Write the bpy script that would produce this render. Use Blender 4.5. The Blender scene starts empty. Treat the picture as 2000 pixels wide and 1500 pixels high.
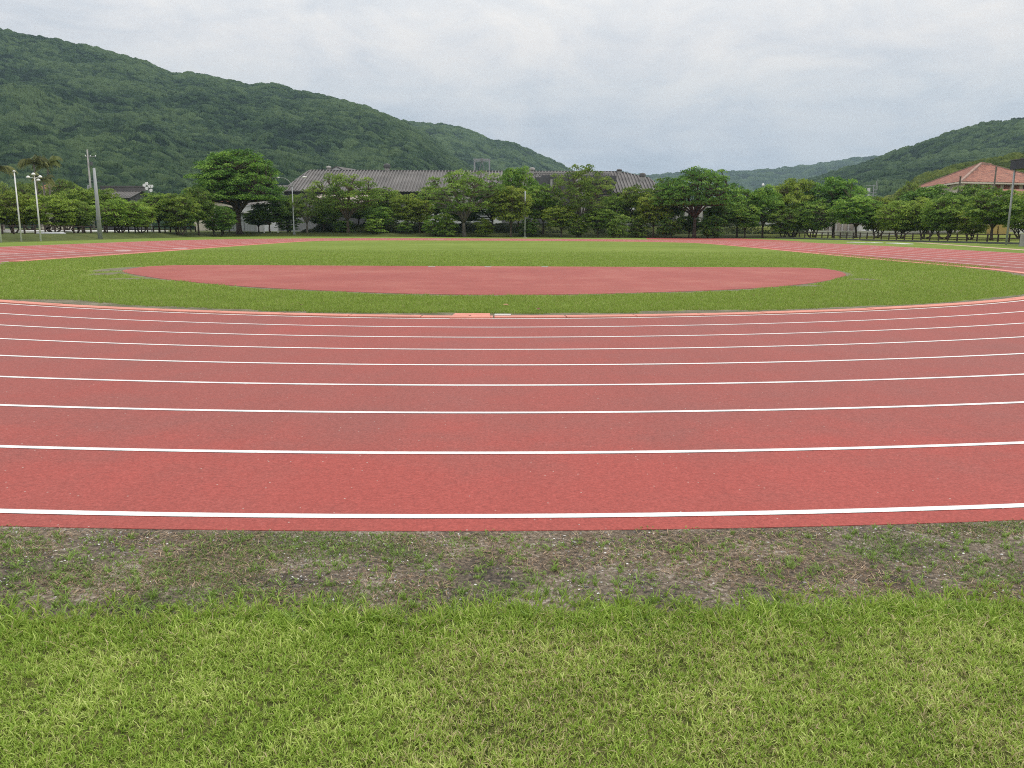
import bpy, math, random
import numpy as np
from mathutils import Matrix, Vector

SC = bpy.context.scene
COL = SC.collection
# ------------------------------------------------------------------ camera
F, YH, ROLL, H = 1600.0, 446.0, -0.005, 1.5
TH = math.atan((750 - YH) / F)
cam_d = bpy.data.cameras.new('camera'); cam = bpy.data.objects.new('camera', cam_d); COL.objects.link(cam)
cam_d.sensor_width = 36.0; cam_d.lens = F / 2000 * 36.0
cam_d.clip_start = 0.1; cam_d.clip_end = 20000
_R = Vector((1, 0, 0)); _F = Vector((0, math.cos(TH), -math.sin(TH))); _D = Vector((0, -math.sin(TH), -math.cos(TH)))
_c, _s = math.cos(ROLL), math.sin(ROLL)
_X = _c * _R + _s * _D; _Y = -(-_s * _R + _c * _D); _Z = -_F
cam.matrix_world = Matrix(((_X.x, _Y.x, _Z.x, 0), (_X.y, _Y.y, _Z.y, 0), (_X.z, _Y.z, _Z.z, H), (0, 0, 0, 1)))
SC.camera = cam
# ------------------------------------------------------------------ light
SUN_EL, SUN_AZ = math.radians(60), math.radians(75)      # azimuth from north (+Y) clockwise
sun_d = bpy.data.lights.new('sun', 'SUN'); sun = bpy.data.objects.new('sun', sun_d); COL.objects.link(sun)
sun_d.energy = 1.5; sun_d.angle = math.radians(11); sun_d.color = (1.0, 0.96, 0.9)
sd = Vector((math.cos(SUN_EL) * math.sin(SUN_AZ), math.cos(SUN_EL) * math.cos(SUN_AZ), math.sin(SUN_EL)))
sun.rotation_euler = sd.to_track_quat('Z', 'Y').to_euler()
W = bpy.data.worlds.new('World'); SC.world = W; W.use_nodes = True


def nodes(tree):
    tree.nodes.clear()
    def N(t, **k):
        n = tree.nodes.new(t)
        for a, v in k.items():
            if a.startswith('in_'):
                n.inputs[a[3:].replace('_', ' ')].default_value = v
            else:
                setattr(n, a, v)
        return n
    def L(a, b): tree.links.new(a, b)
    return N, L


def mth(N, L, op, a, b=None, clamp=False):
    n = N('ShaderNodeMath', operation=op, use_clamp=clamp)
    for i, v in enumerate((a, b)):
        if v is None: continue
        if isinstance(v, (int, float)): n.inputs[i].default_value = v
        else: L(v, n.inputs[i])
    return n.outputs[0]


def ramp(N, L, fac, pts):
    r = N('ShaderNodeValToRGB'); e = r.color_ramp.elements
    while len(e) < len(pts): e.new(0.5)
    for el, (p, c) in zip(e, pts):
        el.position = p; el.color = (c if len(c) == 4 else (*c, 1))
    L(fac, r.inputs['Fac']); return r.outputs['Color']


def mixc(N, L, fac, a, b, bt='MIX'):
    m = N('ShaderNodeMix', data_type='RGBA', blend_type=bt)
    for s, v in ((m.inputs[0], fac), (m.inputs[6], a), (m.inputs[7], b)):
        if isinstance(v, (int, float)): s.default_value = v
        elif isinstance(v, (tuple, list)): s.default_value = (*v, 1) if len(v) == 3 else v
        else: L(v, s)
    return m.outputs[2]


def noise(N, L, vec, scale, detail=4, rough=0.5, dist=0.0):
    n = N('ShaderNodeTexNoise'); n.inputs['Scale'].default_value = scale; n.inputs['Detail'].default_value = detail
    n.inputs['Roughness'].default_value = rough; n.inputs['Distortion'].default_value = dist
    if vec is not None: L(vec, n.inputs['Vector'])
    return n.outputs['Fac']


def smap(N, L, v, a, b, c=0.0, d=1.0):
    m = N('ShaderNodeMapRange', interpolation_type='SMOOTHSTEP'); L(v, m.inputs[0])
    for i, q in enumerate((a, b, c, d)): m.inputs[i + 1].default_value = q
    return m.outputs[0]


def build_world():
    N, L = nodes(W.node_tree)
    sky = N('ShaderNodeTexSky', sky_type='NISHITA'); sky.sun_disc = False
    sky.sun_elevation = SUN_EL; sky.sun_rotation = SUN_AZ; sky.air_density = 1.2; sky.dust_density = 2.0
    skyc = N('ShaderNodeVectorMath', operation='SCALE'); L(sky.outputs[0], skyc.inputs[0]); skyc.inputs['Scale'].default_value = 0.11
    tc = N('ShaderNodeTexCoord'); sep = N('ShaderNodeSeparateXYZ'); L(tc.outputs['Generated'], sep.inputs[0])
    z = mth(N, L, 'MAXIMUM', sep.outputs['Z'], 0.0)
    zz = mth(N, L, 'ADD', z, 0.10)
    px_ = mth(N, L, 'DIVIDE', sep.outputs['X'], zz); py_ = mth(N, L, 'DIVIDE', sep.outputs['Y'], zz)
    cb = N('ShaderNodeCombineXYZ'); L(px_, cb.inputs[0]); L(py_, cb.inputs[1]); cb.inputs[2].default_value = 3.3
    v = cb.outputs[0]
    sv = N('ShaderNodeMapping'); sv.inputs['Scale'].default_value = (4, 4, 8); L(tc.outputs['Generated'], sv.inputs[0])
    n3 = noise(N, L, sv.outputs[0], 1.7, 6, 0.6, 0.6)
    n1 = noise(N, L, v, 0.62, 7, 0.58, 0.5); n2 = noise(N, L, v, 2.3, 6, 0.6, 0.3)
    # base brightness of the cloud deck rises towards the zenith as under a real overcast
    el = ramp(N, L, z, [(0.0, (0.61, 0.67, 0.74)), (0.06, (0.565, 0.62, 0.71)), (0.10, (0.62, 0.655, 0.73)), (0.15, (0.79, 0.785, 0.81)), (0.20, (0.90, 0.87, 0.87)),
                        (0.265, (0.99, 0.965, 0.955)), (1.0, (1.55, 1.52, 1.5))])
    f = mth(N, L, 'ADD', mth(N, L, 'MULTIPLY', n1, 0.35), mth(N, L, 'MULTIPLY', n2, 0.2))
    f = mth(N, L, 'ADD', f, mth(N, L, 'MULTIPLY', n3, 0.45))
    mod = ramp(N, L, f, [(0.38, (0.82, 0.86, 0.92)), (0.48, (0.95, 0.965, 0.985)), (0.56, (1.07, 1.055, 1.03)), (0.64, (1.12, 1.1, 1.07))])
    cloud = mixc(N, L, 1.0, el, mod, 'MULTIPLY')
    fac = smap(N, L, f, 0.32, 0.5, 0.86, 1.0)
    c = mixc(N, L, fac, skyc.outputs[0], cloud)
    bg = N('ShaderNodeBackground'); L(c, bg.inputs[0]); bg.inputs[1].default_value = 1.0
    o = N('ShaderNodeOutputWorld'); L(bg.outputs[0], o.inputs[0])


build_world()
vs = SC.view_settings; vs.view_transform = 'Standard'; vs.look = 'None'; vs.exposure = 0.0; vs.gamma = 1.0
SC.cycles.max_bounces = 5; SC.cycles.diffuse_bounces = 3; SC.cycles.transparent_max_bounces = 8; SC.cycles.volume_bounces = 0
SC.cycles.use_denoising = False; SC.cycles.pixel_filter_type = 'BLACKMAN_HARRIS'; SC.cycles.filter_width = 1.05


# ------------------------------------------------------------------ helpers
def at(x, y, h=0.0):
    """point of height h met by the line of sight through photo pixel (x, y)"""
    u, v = x - 1000, y - 750
    u, v = u * _c - v * _s, u * _s + v * _c
    dd = v * math.cos(TH) + F * math.sin(TH); dz = F * math.cos(TH) - v * math.sin(TH)
    t = (H - h) / dd
    return u * t, dz * t


def up(x, y, Y):
    """point at distance Y seen at photo pixel (x, y): returns X, height"""
    u, v = x - 1000, y - 750
    u, v = u * _c - v * _s, u * _s + v * _c
    dd = v * math.cos(TH) + F * math.sin(TH); dz = F * math.cos(TH) - v * math.sin(TH)
    t = Y / dz
    return u * t, H - dd * t


def tag(o, label=None, cat=None, group=None, kind=None):
    if label: o['label'] = label
    if cat: o['category'] = cat
    if group: o['group'] = group
    if kind: o['kind'] = kind
    return o


def new_obj(name, me, mats=None, parent=None):
    o = bpy.data.objects.new(name, me); COL.objects.link(o)
    if mats is not None and me is not None and not me.materials:
        for m in (mats if isinstance(mats, (list, tuple)) else [mats]): me.materials.append(m)
    if parent is not None: o.parent = parent
    return o


def empty(name, loc=(0, 0, 0), rz=0.0):
    o = bpy.data.objects.new(name, None); COL.objects.link(o); o.location = loc; o.rotation_euler = (0, 0, rz)
    o.empty_display_size = 0.2
    return o


def np_mesh(name, v, f, attrs=None, smooth=False, face_mats=None):
    """v (n,3) array, f (m,k) array with k = 3 or 4"""
    me = bpy.data.meshes.new(name)
    v = np.asarray(v, np.float32); f = np.asarray(f, np.int32)
    me.vertices.add(len(v)); me.vertices.foreach_set('co', v.ravel())
    k = f.shape[1]
    me.loops.add(f.size); me.loops.foreach_set('vertex_index', f.ravel())
    me.polygons.add(len(f)); me.polygons.foreach_set('loop_start', np.arange(0, f.size, k, dtype=np.int32))
    me.polygons.foreach_set('use_smooth', np.full(len(f), smooth))
    if face_mats is not None: me.polygons.foreach_set('material_index', np.asarray(face_mats, np.int32))
    for an, av in (attrs or {}).items():
        a = me.attributes.new(an, 'FLOAT', 'POINT'); a.data.foreach_set('value', np.asarray(av, np.float32))
    me.update(calc_edges=True); me.validate()
    return me


class MB:
    """collects boxes, tubes and quads into one mesh"""
    def __init__(s): s.v = []; s.f = []
    def add(s, vs, fs):
        o = len(s.v); s.v += [tuple(p) for p in vs]; s.f += [tuple(i + o for i in q) for q in fs]; return s
    def box(s, x0, x1, y0, y1, z0, z1, rz=0, c=(0, 0)):
        P = [(x, y, z) for z in (z0, z1) for x, y in ((x0, y0), (x1, y0), (x1, y1), (x0, y1))]
        if rz:
            cc, ss = math.cos(rz), math.sin(rz)
            P = [(c[0] + (x - c[0]) * cc - (y - c[1]) * ss, c[1] + (x - c[0]) * ss + (y - c[1]) * cc, z) for x, y, z in P]
        return s.add(P, [(3, 2, 1, 0), (4, 5, 6, 7), (0, 1, 5, 4), (1, 2, 6, 5), (2, 3, 7, 6), (3, 0, 4, 7)])
    def bar(s, a, b, w, h=None):
        a, b = Vector(a), Vector(b); d = (b - a).normalized(); h = h or w
        u = d.cross(Vector((0, 0, 1)));
        if u.length < 1e-3: u = Vector((1, 0, 0))
        u.normalize(); n = u.cross(d)
        P = [p + u * sx * w / 2 + n * sz * h / 2 for p in (a, b) for sx, sz in ((-1, -1), (1, -1), (1, 1), (-1, 1))]
        return s.add(P, [(3, 2, 1, 0), (4, 5, 6, 7), (0, 1, 5, 4), (1, 2, 6, 5), (2, 3, 7, 6), (3, 0, 4, 7)])
    def tube(s, pts, rad, n=8, cap=True):
        pts = [Vector(p) for p in pts]
        if not isinstance(rad, (list, tuple)): rad = [rad] * len(pts)
        vs = []; fs = []; ref = Vector((0.13, 0.97, 0.2))
        for i, p in enumerate(pts):
            d = (pts[min(i + 1, len(pts) - 1)] - pts[max(i - 1, 0)]).normalized()
            u = d.cross(ref)
            if u.length < 0.05: u = d.cross(Vector((1, 0, 0)))
            u.normalize(); w = d.cross(u)
            for k in range(n):
                a = 2 * math.pi * k / n
                vs.append(p + (u * math.cos(a) + w * math.sin(a)) * rad[i])
        for i in range(len(pts) - 1):
            for k in range(n):
                fs.append((i * n + k, i * n + (k + 1) % n, (i + 1) * n + (k + 1) % n, (i + 1) * n + k))
        if cap: fs += [tuple(range(n))[::-1], tuple((len(pts) - 1) * n + k for k in range(n))]
        return s.add(vs, fs)
    def lathe(s, c, prof, n=16):
        vs = []; fs = []
        for r, z in prof:
            for k in range(n):
                a = 2 * math.pi * k / n; vs.append((c[0] + r * math.cos(a), c[1] + r * math.sin(a), c[2] + z))
        for i in range(len(prof) - 1):
            for k in range(n): fs.append((i * n + k, i * n + (k + 1) % n, (i + 1) * n + (k + 1) % n, (i + 1) * n + k))
        fs += [tuple(range(n))[::-1], tuple((len(prof) - 1) * n + k for k in range(n))]
        return s.add(vs, fs)
    def build(s, name, mat, parent=None, smooth=False):
        me = bpy.data.meshes.new(name); me.from_pydata(s.v, [], s.f); me.update()
        if smooth:
            me.polygons.foreach_set('use_smooth', [len(p.vertices) == 4 for p in me.polygons])
        return new_obj(name, me, mat, parent)


def sstep(x, a, b):
    t = np.clip((x - a) / (b - a), 0, 1); return t * t * (3 - 2 * t)


def vhash(ix, iy, seed):
    h = np.sin(ix * 127.1 + iy * 311.7 + seed * 74.7) * 43758.5453
    return h - np.floor(h)


def vnoise(x, y, seed=0):
    ix, iy = np.floor(x), np.floor(y); fx, fy = x - ix, y - iy
    fx = fx * fx * (3 - 2 * fx); fy = fy * fy * (3 - 2 * fy)
    a, b = vhash(ix, iy, seed), vhash(ix + 1, iy, seed); c, d = vhash(ix, iy + 1, seed), vhash(ix + 1, iy + 1, seed)
    return (a * (1 - fx) + b * fx) * (1 - fy) + (c * (1 - fx) + d * fx) * fy


def fbm(x, y, o=4, seed=0):
    t = 0; a = 0.5; n = 0
    for i in range(o):
        t = t + a * vnoise(x, y, seed + i); n += a; a *= 0.5; x = x * 2.03 + 7.1; y = y * 2.03 + 3.3
    return t / n


# ------------------------------------------------------------------ materials
def mat_base(name):
    m = bpy.data.materials.new(name); m.use_nodes = True
    N, L = nodes(m.node_tree)
    p = N('ShaderNodeBsdfPrincipled'); o = N('ShaderNodeOutputMaterial'); L(p.outputs[0], o.inputs[0])
    tc = N('ShaderNodeTexCoord')
    return m, N, L, p, tc.outputs['Object'], o


def bump(N, L, p, h, dist, strength=1.0):
    b = N('ShaderNodeBump'); b.inputs['Distance'].default_value = dist; b.inputs['Strength'].default_value = strength
    L(h, b.inputs['Height']); L(b.outputs[0], p.inputs['Normal'])


def simple(name, col, rough=0.8, var=0.15, scale=1.5, metal=0.0, fine=0.0):
    m, N, L, p, oc, o = mat_base(name)
    n = noise(N, L, oc, scale, 5, 0.6)
    c = ramp(N, L, n, [(0.3, tuple(q * (1 - var) for q in col)), (0.7, tuple(min(1, q * (1 + var)) for q in col))])
    L(c, p.inputs['Base Color']); p.inputs['Roughness'].default_value = rough; p.inputs['Metallic'].default_value = metal
    if fine:
        bump(N, L, p, noise(N, L, oc, scale * 20, 3), fine)
    return m


def leaf_mat(name, cd, cm, cl, trans=0.42):
    """leaf colours: dark, mid, light by the leaf's own tint attribute"""
    m, N, L, p, oc, o = mat_base(name)
    a = N('ShaderNodeAttribute', attribute_name='tint')
    c = ramp(N, L, a.outputs['Fac'], [(0.0, cd), (0.5, cm), (1.0, cl)])
    oi = N('ShaderNodeObjectInfo')
    hs = N('ShaderNodeHueSaturation'); L(c, hs.inputs['Color'])
    L(mth(N, L, 'ADD', mth(N, L, 'MULTIPLY', oi.outputs['Random'], 0.024), 0.492), hs.inputs['Hue'])
    L(mth(N, L, 'ADD', mth(N, L, 'MULTIPLY', oi.outputs['Random'], 0.3), 0.85), hs.inputs['Value'])
    L(hs.outputs[0], p.inputs['Base Color']); p.inputs['Roughness'].default_value = 0.6
    p.inputs['Specular IOR Level'].default_value = 0.25
    t = N('ShaderNodeBsdfTranslucent'); L(hs.outputs[0], t.inputs[0])
    mx = N('ShaderNodeMixShader'); mx.inputs[0].default_value = trans
    L(p.outputs[0], mx.inputs[1]); L(t.outputs[0], mx.inputs[2]); L(mx.outputs[0], o.inputs[0])
    return m


M = {}
M['leaf_mid'] = leaf_mat('leaf_mid', (0.05, 0.115, 0.018), (0.175, 0.29, 0.042), (0.42, 0.55, 0.095))
M['leaf_light'] = leaf_mat('leaf_light', (0.095, 0.155, 0.022), (0.25, 0.36, 0.05), (0.5, 0.6, 0.11))
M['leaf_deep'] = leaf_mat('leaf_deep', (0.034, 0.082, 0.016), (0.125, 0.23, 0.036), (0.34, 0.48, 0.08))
M['leaf_olive'] = leaf_mat('leaf_olive', (0.07, 0.125, 0.02), (0.18, 0.27, 0.045), (0.38, 0.47, 0.10))
M['palm'] = leaf_mat('palm', (0.07, 0.085, 0.03), (0.15, 0.17, 0.055), (0.26, 0.28, 0.09))
M['bark'] = simple('bark', (0.10, 0.075, 0.055), 0.95, 0.4, 1.2, fine=0.03)
M['bark_red'] = simple('bark_red', (0.07, 0.052, 0.042), 0.95, 0.35, 1.0, fine=0.03)
M['bark_grey'] = simple('bark_grey', (0.14, 0.125, 0.105), 0.95, 0.35, 1.2, fine=0.03)
M['steel'] = simple('steel', (0.31, 0.33, 0.34), 0.5, 0.1, 0.8)
M['steel_dark'] = simple('steel_dark', (0.2, 0.21, 0.21), 0.6, 0.2, 0.8)
M['white_paint'] = simple('white_paint', (0.72, 0.73, 0.72), 0.5, 0.08, 2)
M['globe'] = simple('globe', (0.82, 0.83, 0.82), 0.3, 0.04, 2)
M['wood_dark'] = simple('wood_dark', (0.045, 0.03, 0.022), 0.9, 0.35, 2.0)
M['concrete'] = simple('concrete', (0.34, 0.33, 0.31), 0.9, 0.25, 0.5, fine=0.01)
M['concrete_pale'] = simple('concrete_pale', (0.52, 0.51, 0.48), 0.9, 0.18, 0.3)
M['concrete_stained'] = simple('concrete_stained', (0.27, 0.24, 0.205), 0.95, 0.5, 0.35)
M['wall_white'] = simple('wall_white', (0.62, 0.63, 0.64), 0.85, 0.12, 0.3)
M['wall_grey'] = simple('wall_grey', (0.30, 0.305, 0.31), 0.85, 0.2, 0.3)
M['wall_dark'] = simple('wall_dark', (0.09, 0.092, 0.095), 0.8, 0.25, 0.4)
M['roof_grey'] = simple('roof_grey', (0.14, 0.132, 0.126), 0.75, 0.35, 0.25)
M['roof_dark'] = simple('roof_dark', (0.10, 0.095, 0.092), 0.75, 0.25, 0.3)
M['wall_cream'] = simple('wall_cream', (0.60, 0.55, 0.45), 0.9, 0.1, 0.4)
M['brown_timber'] = simple('brown_timber', (0.19, 0.085, 0.055), 0.85, 0.25, 1)
M['yellow_paint'] = simple('yellow_paint', (0.42, 0.30, 0.10), 0.7, 0.1, 1)
M['sheet_white'] = simple('sheet_white', (0.70, 0.70, 0.68), 0.8, 0.1, 2)
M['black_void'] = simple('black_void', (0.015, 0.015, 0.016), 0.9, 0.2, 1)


def glass_mat():
    m, N, L, p, oc, o = mat_base('window_glass')
    p.inputs['Base Color'].default_value = (0.03, 0.04, 0.045, 1); p.inputs['Roughness'].default_value = 0.12
    return m
M['glass'] = glass_mat()


def tile_mat():
    m, N, L, p, oc, o = mat_base('red_tile')
    n = noise(N, L, oc, 1.1, 5, 0.7); v = N('ShaderNodeTexVoronoi'); v.inputs['Scale'].default_value = 2.6; L(oc, v.inputs['Vector'])
    n2 = noise(N, L, oc, 4.0, 2)
    c = ramp(N, L, mth(N, L, 'ADD', mth(N, L, 'MULTIPLY', n, 0.55), mth(N, L, 'MULTIPLY', n2, 0.45)),
             [(0.40, (0.09, 0.05, 0.042)), (0.47, (0.24, 0.09, 0.06)), (0.54, (0.31, 0.12, 0.075)), (0.64, (0.40, 0.22, 0.15))])
    L(c, p.inputs['Base Color']); p.inputs['Roughness'].default_value = 0.85
    bump(N, L, p, v.outputs['Distance'], 0.1)
    return m
M['red_tile'] = tile_mat()


def track_mat(name, a, b, c):
    m, N, L, p, oc, o = mat_base(name)
    big = noise(N, L, oc, 0.16, 6, 0.6, 0.5); mid = noise(N, L, oc, 1.1, 5, 0.65); fin = noise(N, L, oc, 55, 3, 0.7)
    f = mth(N, L, 'ADD', mth(N, L, 'MULTIPLY', big, 0.62), mth(N, L, 'MULTIPLY', mid, 0.38))
    sx = N('ShaderNodeVectorMath', operation='DISTANCE'); L(oc, sx.inputs[0]); sx.inputs[1].default_value = (-0.93, 34.0, 0)
    if name == 'track_rubber':        # the little used outermost lane keeps its fresh red
        f = mth(N, L, 'ADD', f, smap(N, L, mth(N, L, 'ADD', sx.outputs['Value'], mth(N, L, 'MULTIPLY', mid, 2.2)), 28.6, 30.6, -0.03, 0.17))
    col = ramp(N, L, f, [(0.36, a), (0.5, b), (0.68, c)])
    sp = ramp(N, L, fin, [(0.3, (0.72, 0.72, 0.74)), (0.5, (1, 1, 1)), (0.72, (1.32, 1.4, 1.45))])
    col = mixc(N, L, 0.8, col, sp, 'MULTIPLY')
    gr = noise(N, L, oc, 19, 3, 0.85)
    col = mixc(N, L, 0.75, col, ramp(N, L, gr, [(0.36, (0.86, 0.87, 0.88)), (0.5, (1, 1, 1)), (0.66, (1.1, 1.2, 1.22))]), 'MULTIPLY')
    mp_ = N('ShaderNodeMapping'); mp_.inputs['Scale'].default_value = (1.4, 0.10, 1); mp_.inputs['Rotation'].default_value = (0, 0, 0.5); L(oc, mp_.inputs[0])
    sc2 = noise(N, L, mp_.outputs[0], 1.0, 5, 0.7)
    col = mixc(N, L, 0.28, col, ramp(N, L, sc2, [(0.36, (0.86, 0.9, 0.9)), (0.5, (1, 1, 1)), (0.64, (1.1, 1.12, 1.14))]), 'MULTIPLY')
    # pale grit lying on the rubber
    v = N('ShaderNodeTexVoronoi'); v.inputs['Scale'].default_value = 14; L(oc, v.inputs['Vector'])
    vr = N('ShaderNodeSeparateColor'); L(v.outputs['Color'], vr.inputs[0])
    g = mth(N, L, 'MULTIPLY', mth(N, L, 'LESS_THAN', v.outputs['Distance'], 0.075), mth(N, L, 'GREATER_THAN', vr.outputs[0], 0.62))
    col = mixc(N, L, mth(N, L, 'MULTIPLY', g, 0.7), col, (0.55, 0.48, 0.42))
    L(col, p.inputs['Base Color']); p.inputs['Roughness'].default_value = 0.75; p.inputs['Specular IOR Level'].default_value = 0.3
    bump(N, L, p, noise(N, L, oc, 130, 3, 0.8), 0.004, 0.8)
    return m
M['track'] = track_mat('track_rubber', (0.27, 0.084, 0.071), (0.30, 0.077, 0.063), (0.35, 0.071, 0.057))
M['dzone'] = track_mat('field_rubber', (0.37, 0.12, 0.092), (0.32, 0.078, 0.062), (0.27, 0.058, 0.048))


def line_mat():
    m, N, L, p, oc, o = mat_base('line_paint')
    n = noise(N, L, oc, 30, 4, 0.7)
    c = ramp(N, L, n, [(0.3, (0.62, 0.60, 0.57)), (0.5, (0.82, 0.82, 0.80))])
    L(c, p.inputs['Base Color']); p.inputs['Roughness'].default_value = 0.7
    return m
M['line'] = line_mat()
M['kerb'] = simple('kerb_paint', (0.60, 0.235, 0.175), 0.75, 0.14, 3, fine=0.002)


def ground_mat():
    m, N, L, p, oc, o = mat_base('ground_cover')
    ad = N('ShaderNodeAttribute', attribute_name='dirt'); ab = N('ShaderNodeAttribute', attribute_name='bank'); al = N('ShaderNodeAttribute', attribute_name='field')
    big = noise(N, L, oc, 0.09, 5, 0.6); mid = noise(N, L, oc, 0.8, 5, 0.65); fin = noise(N, L, oc, 9, 4, 0.7)
    mp = N('ShaderNodeMapping'); mp.inputs['Scale'].default_value = (0.02, 0.16, 1); L(oc, mp.inputs[0])
    stripe = noise(N, L, mp.outputs[0], 1.0, 5, 0.7)
    f = mth(N, L, 'ADD', mth(N, L, 'MULTIPLY', big, 0.25), mth(N, L, 'ADD', mth(N, L, 'MULTIPLY', mid, 0.25), mth(N, L, 'MULTIPLY', fin, 0.25)))
    f = mth(N, L, 'ADD', f, mth(N, L, 'MULTIPLY', stripe, 0.25))
    lawn = ramp(N, L, f, [(0.38, (0.115, 0.165, 0.028)), (0.5, (0.17, 0.232, 0.043)), (0.6, (0.235, 0.29, 0.07))])
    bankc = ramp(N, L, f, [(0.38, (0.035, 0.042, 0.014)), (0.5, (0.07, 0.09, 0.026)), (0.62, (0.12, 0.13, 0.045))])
    rightc = ramp(N, L, f, [(0.38, (0.12, 0.16, 0.03)), (0.55, (0.20, 0.23, 0.05))])
    d1 = noise(N, L, oc, 2.5, 5, 0.65); d2 = noise(N, L, oc, 38, 4, 0.7)
    fd = mth(N, L, 'ADD', mth(N, L, 'MULTIPLY', d1, 0.42), mth(N, L, 'MULTIPLY', d2, 0.58))
    dirt = ramp(N, L, fd, [(0.38, (0.05, 0.046, 0.042)), (0.46, (0.125, 0.105, 0.083)), (0.54, (0.22, 0.178, 0.135)), (0.62, (0.44, 0.395, 0.34))])
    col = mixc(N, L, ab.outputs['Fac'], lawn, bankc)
    col = mixc(N, L, al.outputs['Fac'], col, rightc)
    asl = N('ShaderNodeAttribute', attribute_name='soil')
    col = mixc(N, L, asl.outputs['Fac'], col, ramp(N, L, fd, [(0.4, (0.05, 0.065, 0.018)), (0.6, (0.15, 0.15, 0.05))]))
    dsx = N('ShaderNodeVectorMath', operation='DISTANCE'); L(oc, dsx.inputs[0]); dsx.inputs[1].default_value = (-0.93, 34.0, 0)
    pale = ramp(N, L, fd, [(0.38, (0.10, 0.105, 0.06)), (0.5, (0.19, 0.175, 0.12)), (0.63, (0.36, 0.31, 0.24))])
    dirt = mixc(N, L, smap(N, L, dsx.outputs['Value'], 24, 25), pale, dirt)
    brk = mth(N, L, 'ADD', ad.outputs['Fac'], mth(N, L, 'MULTIPLY', mth(N, L, 'SUBTRACT', noise(N, L, oc, 3.2, 6, 0.75), 0.5), 1.1))
    df = smap(N, L, brk, 0.4, 0.62)
    col = mixc(N, L, df, col, dirt)
    L(col, p.inputs['Base Color']); p.inputs['Roughness'].default_value = 0.95; p.inputs['Specular IOR Level'].default_value = 0.1
    bump(N, L, p, mth(N, L, 'ADD', noise(N, L, oc, 14, 4, 0.8), mth(N, L, 'MULTIPLY', noise(N, L, oc, 70, 2, 0.8), 0.4)), 0.03)
    return m
M['ground'] = ground_mat()


def canopy_mat(name, cols):
    m, N, L, p, oc, o = mat_base(name)
    a = N('ShaderNodeAttribute', attribute_name='tint')
    fin = noise(N, L, oc, 0.55, 4, 0.75)
    f = mth(N, L, 'ADD', mth(N, L, 'MULTIPLY', a.outputs['Fac'], 0.6), mth(N, L, 'MULTIPLY', fin, 0.4))
    c = ramp(N, L, f, [(0.30, cols[0]), (0.47, cols[1]), (0.72, cols[2])])
    L(c, p.inputs['Base Color']); p.inputs['Roughness'].default_value = 0.9; p.inputs['Specular IOR Level'].default_value = 0.1
    bump(N, L, p, fin, 2.2)
    return m
M['canopy'] = canopy_mat('canopy', [(0.008, 0.024, 0.015), (0.032, 0.066, 0.03), (0.085, 0.135, 0.055)])
M['canopy_far'] = canopy_mat('canopy_far', [(0.008, 0.02, 0.016), (0.022, 0.048, 0.028), (0.06, 0.10, 0.045)])
M['canopy_light'] = canopy_mat('canopy_light', [(0.05, 0.075, 0.018), (0.10, 0.14, 0.03), (0.19, 0.22, 0.05)])

# ------------------------------------------------------------------ track geometry
CX, CY, R0, LW = -0.93, 34.0, 20.03, 1.233


def loop_pts(k, n_near=220, n_st=30, n_far=120):
    """closed loop of the line that lies k lanes out from the innermost line"""
    out = []
    for i in range(n_near + 1):                       # near bend, left to right
        ph = -90 + 180 * i / n_near
        right = ph > 0
        w0 = sstep(np.array(abs(ph)), 32, 88)
        rs = (20.1 + 1.84 * k) if right else (20.6 + 1.81 * k)
        sd_ = float(np.interp(k, range(9), (.02, .025, .018, .014, .02, -.011, -.018, 0, .012))); ce_ = float(np.interp(k, range(9), (.20, .156, .113, .049, .015, -.018, -.042, -.036, -.02)))
        sag = sd_ + (ce_ - sd_) * math.exp(-((ph + 1) / 12) ** 2) + 0.004 * (14 - LW * k)
        r = (R0 + LW * k + sag) * (1 - w0) + rs * w0
        a = math.radians(ph)
        out.append((CX + r * math.sin(a), CY - r * math.cos(a)))
    a_f = 21.9 + (36.7 - 21.9) * k / 8; b_f = 16.3 + (37.5 - 16.3) * k / 8; nn = 3.0 - 0.6 * k / 8
    cxf = -0.95
    xr0, xl0 = CX + 20.1 + 1.84 * k, CX - 20.6 - 1.81 * k
    for i in range(1, n_st):
        t = i / n_st; s = t * t * (3 - 2 * t)
        out.append((xr0 + (cxf + a_f - xr0) * s, CY + (86 - CY) * t))
    for i in range(n_far + 1):
        a = math.pi * i / n_far
        c, s = math.cos(a), math.sin(a)
        out.append((cxf + a_f * math.copysign(abs(c) ** (2 / nn), c), 86 + b_f * abs(s) ** (2 / nn)))
    for i in range(1, n_st):
        t = 1 - i / n_st; s = t * t * (3 - 2 * t)
        out.append((xl0 + (cxf - a_f - xl0) * s, CY + (86 - CY) * t))
    return np.array(out)


def band(k0, k1, z, skirt=None, steps=1):
    A = [loop_pts(k0 + (k1 - k0) * i / steps) for i in range(steps + 1)]
    n = len(A[0]); v = []; f = []
    rows = [np.c_[a, np.full(n, z)] for a in A]
    if skirt is not None:
        rows = [np.c_[A[0], np.full(n, skirt)]] + rows + [np.c_[A[-1], np.full(n, skirt)]]
    v = np.concatenate(rows)
    idx = np.arange(n)
    for r in range(len(rows) - 1):
        a = r * n + idx; b = r * n + (idx + 1) % n; c = (r + 1) * n + (idx + 1) % n; d = (r + 1) * n + idx
        f.append(np.c_[a, d, c, b])
    return v, np.concatenate(f)


v, f = band(-0.04, 8.165, 0.003, skirt=-0.05, steps=8)
o = new_obj('running_track', np_mesh('running_track', v, f), M['track']); tag(o, kind='structure')
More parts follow.
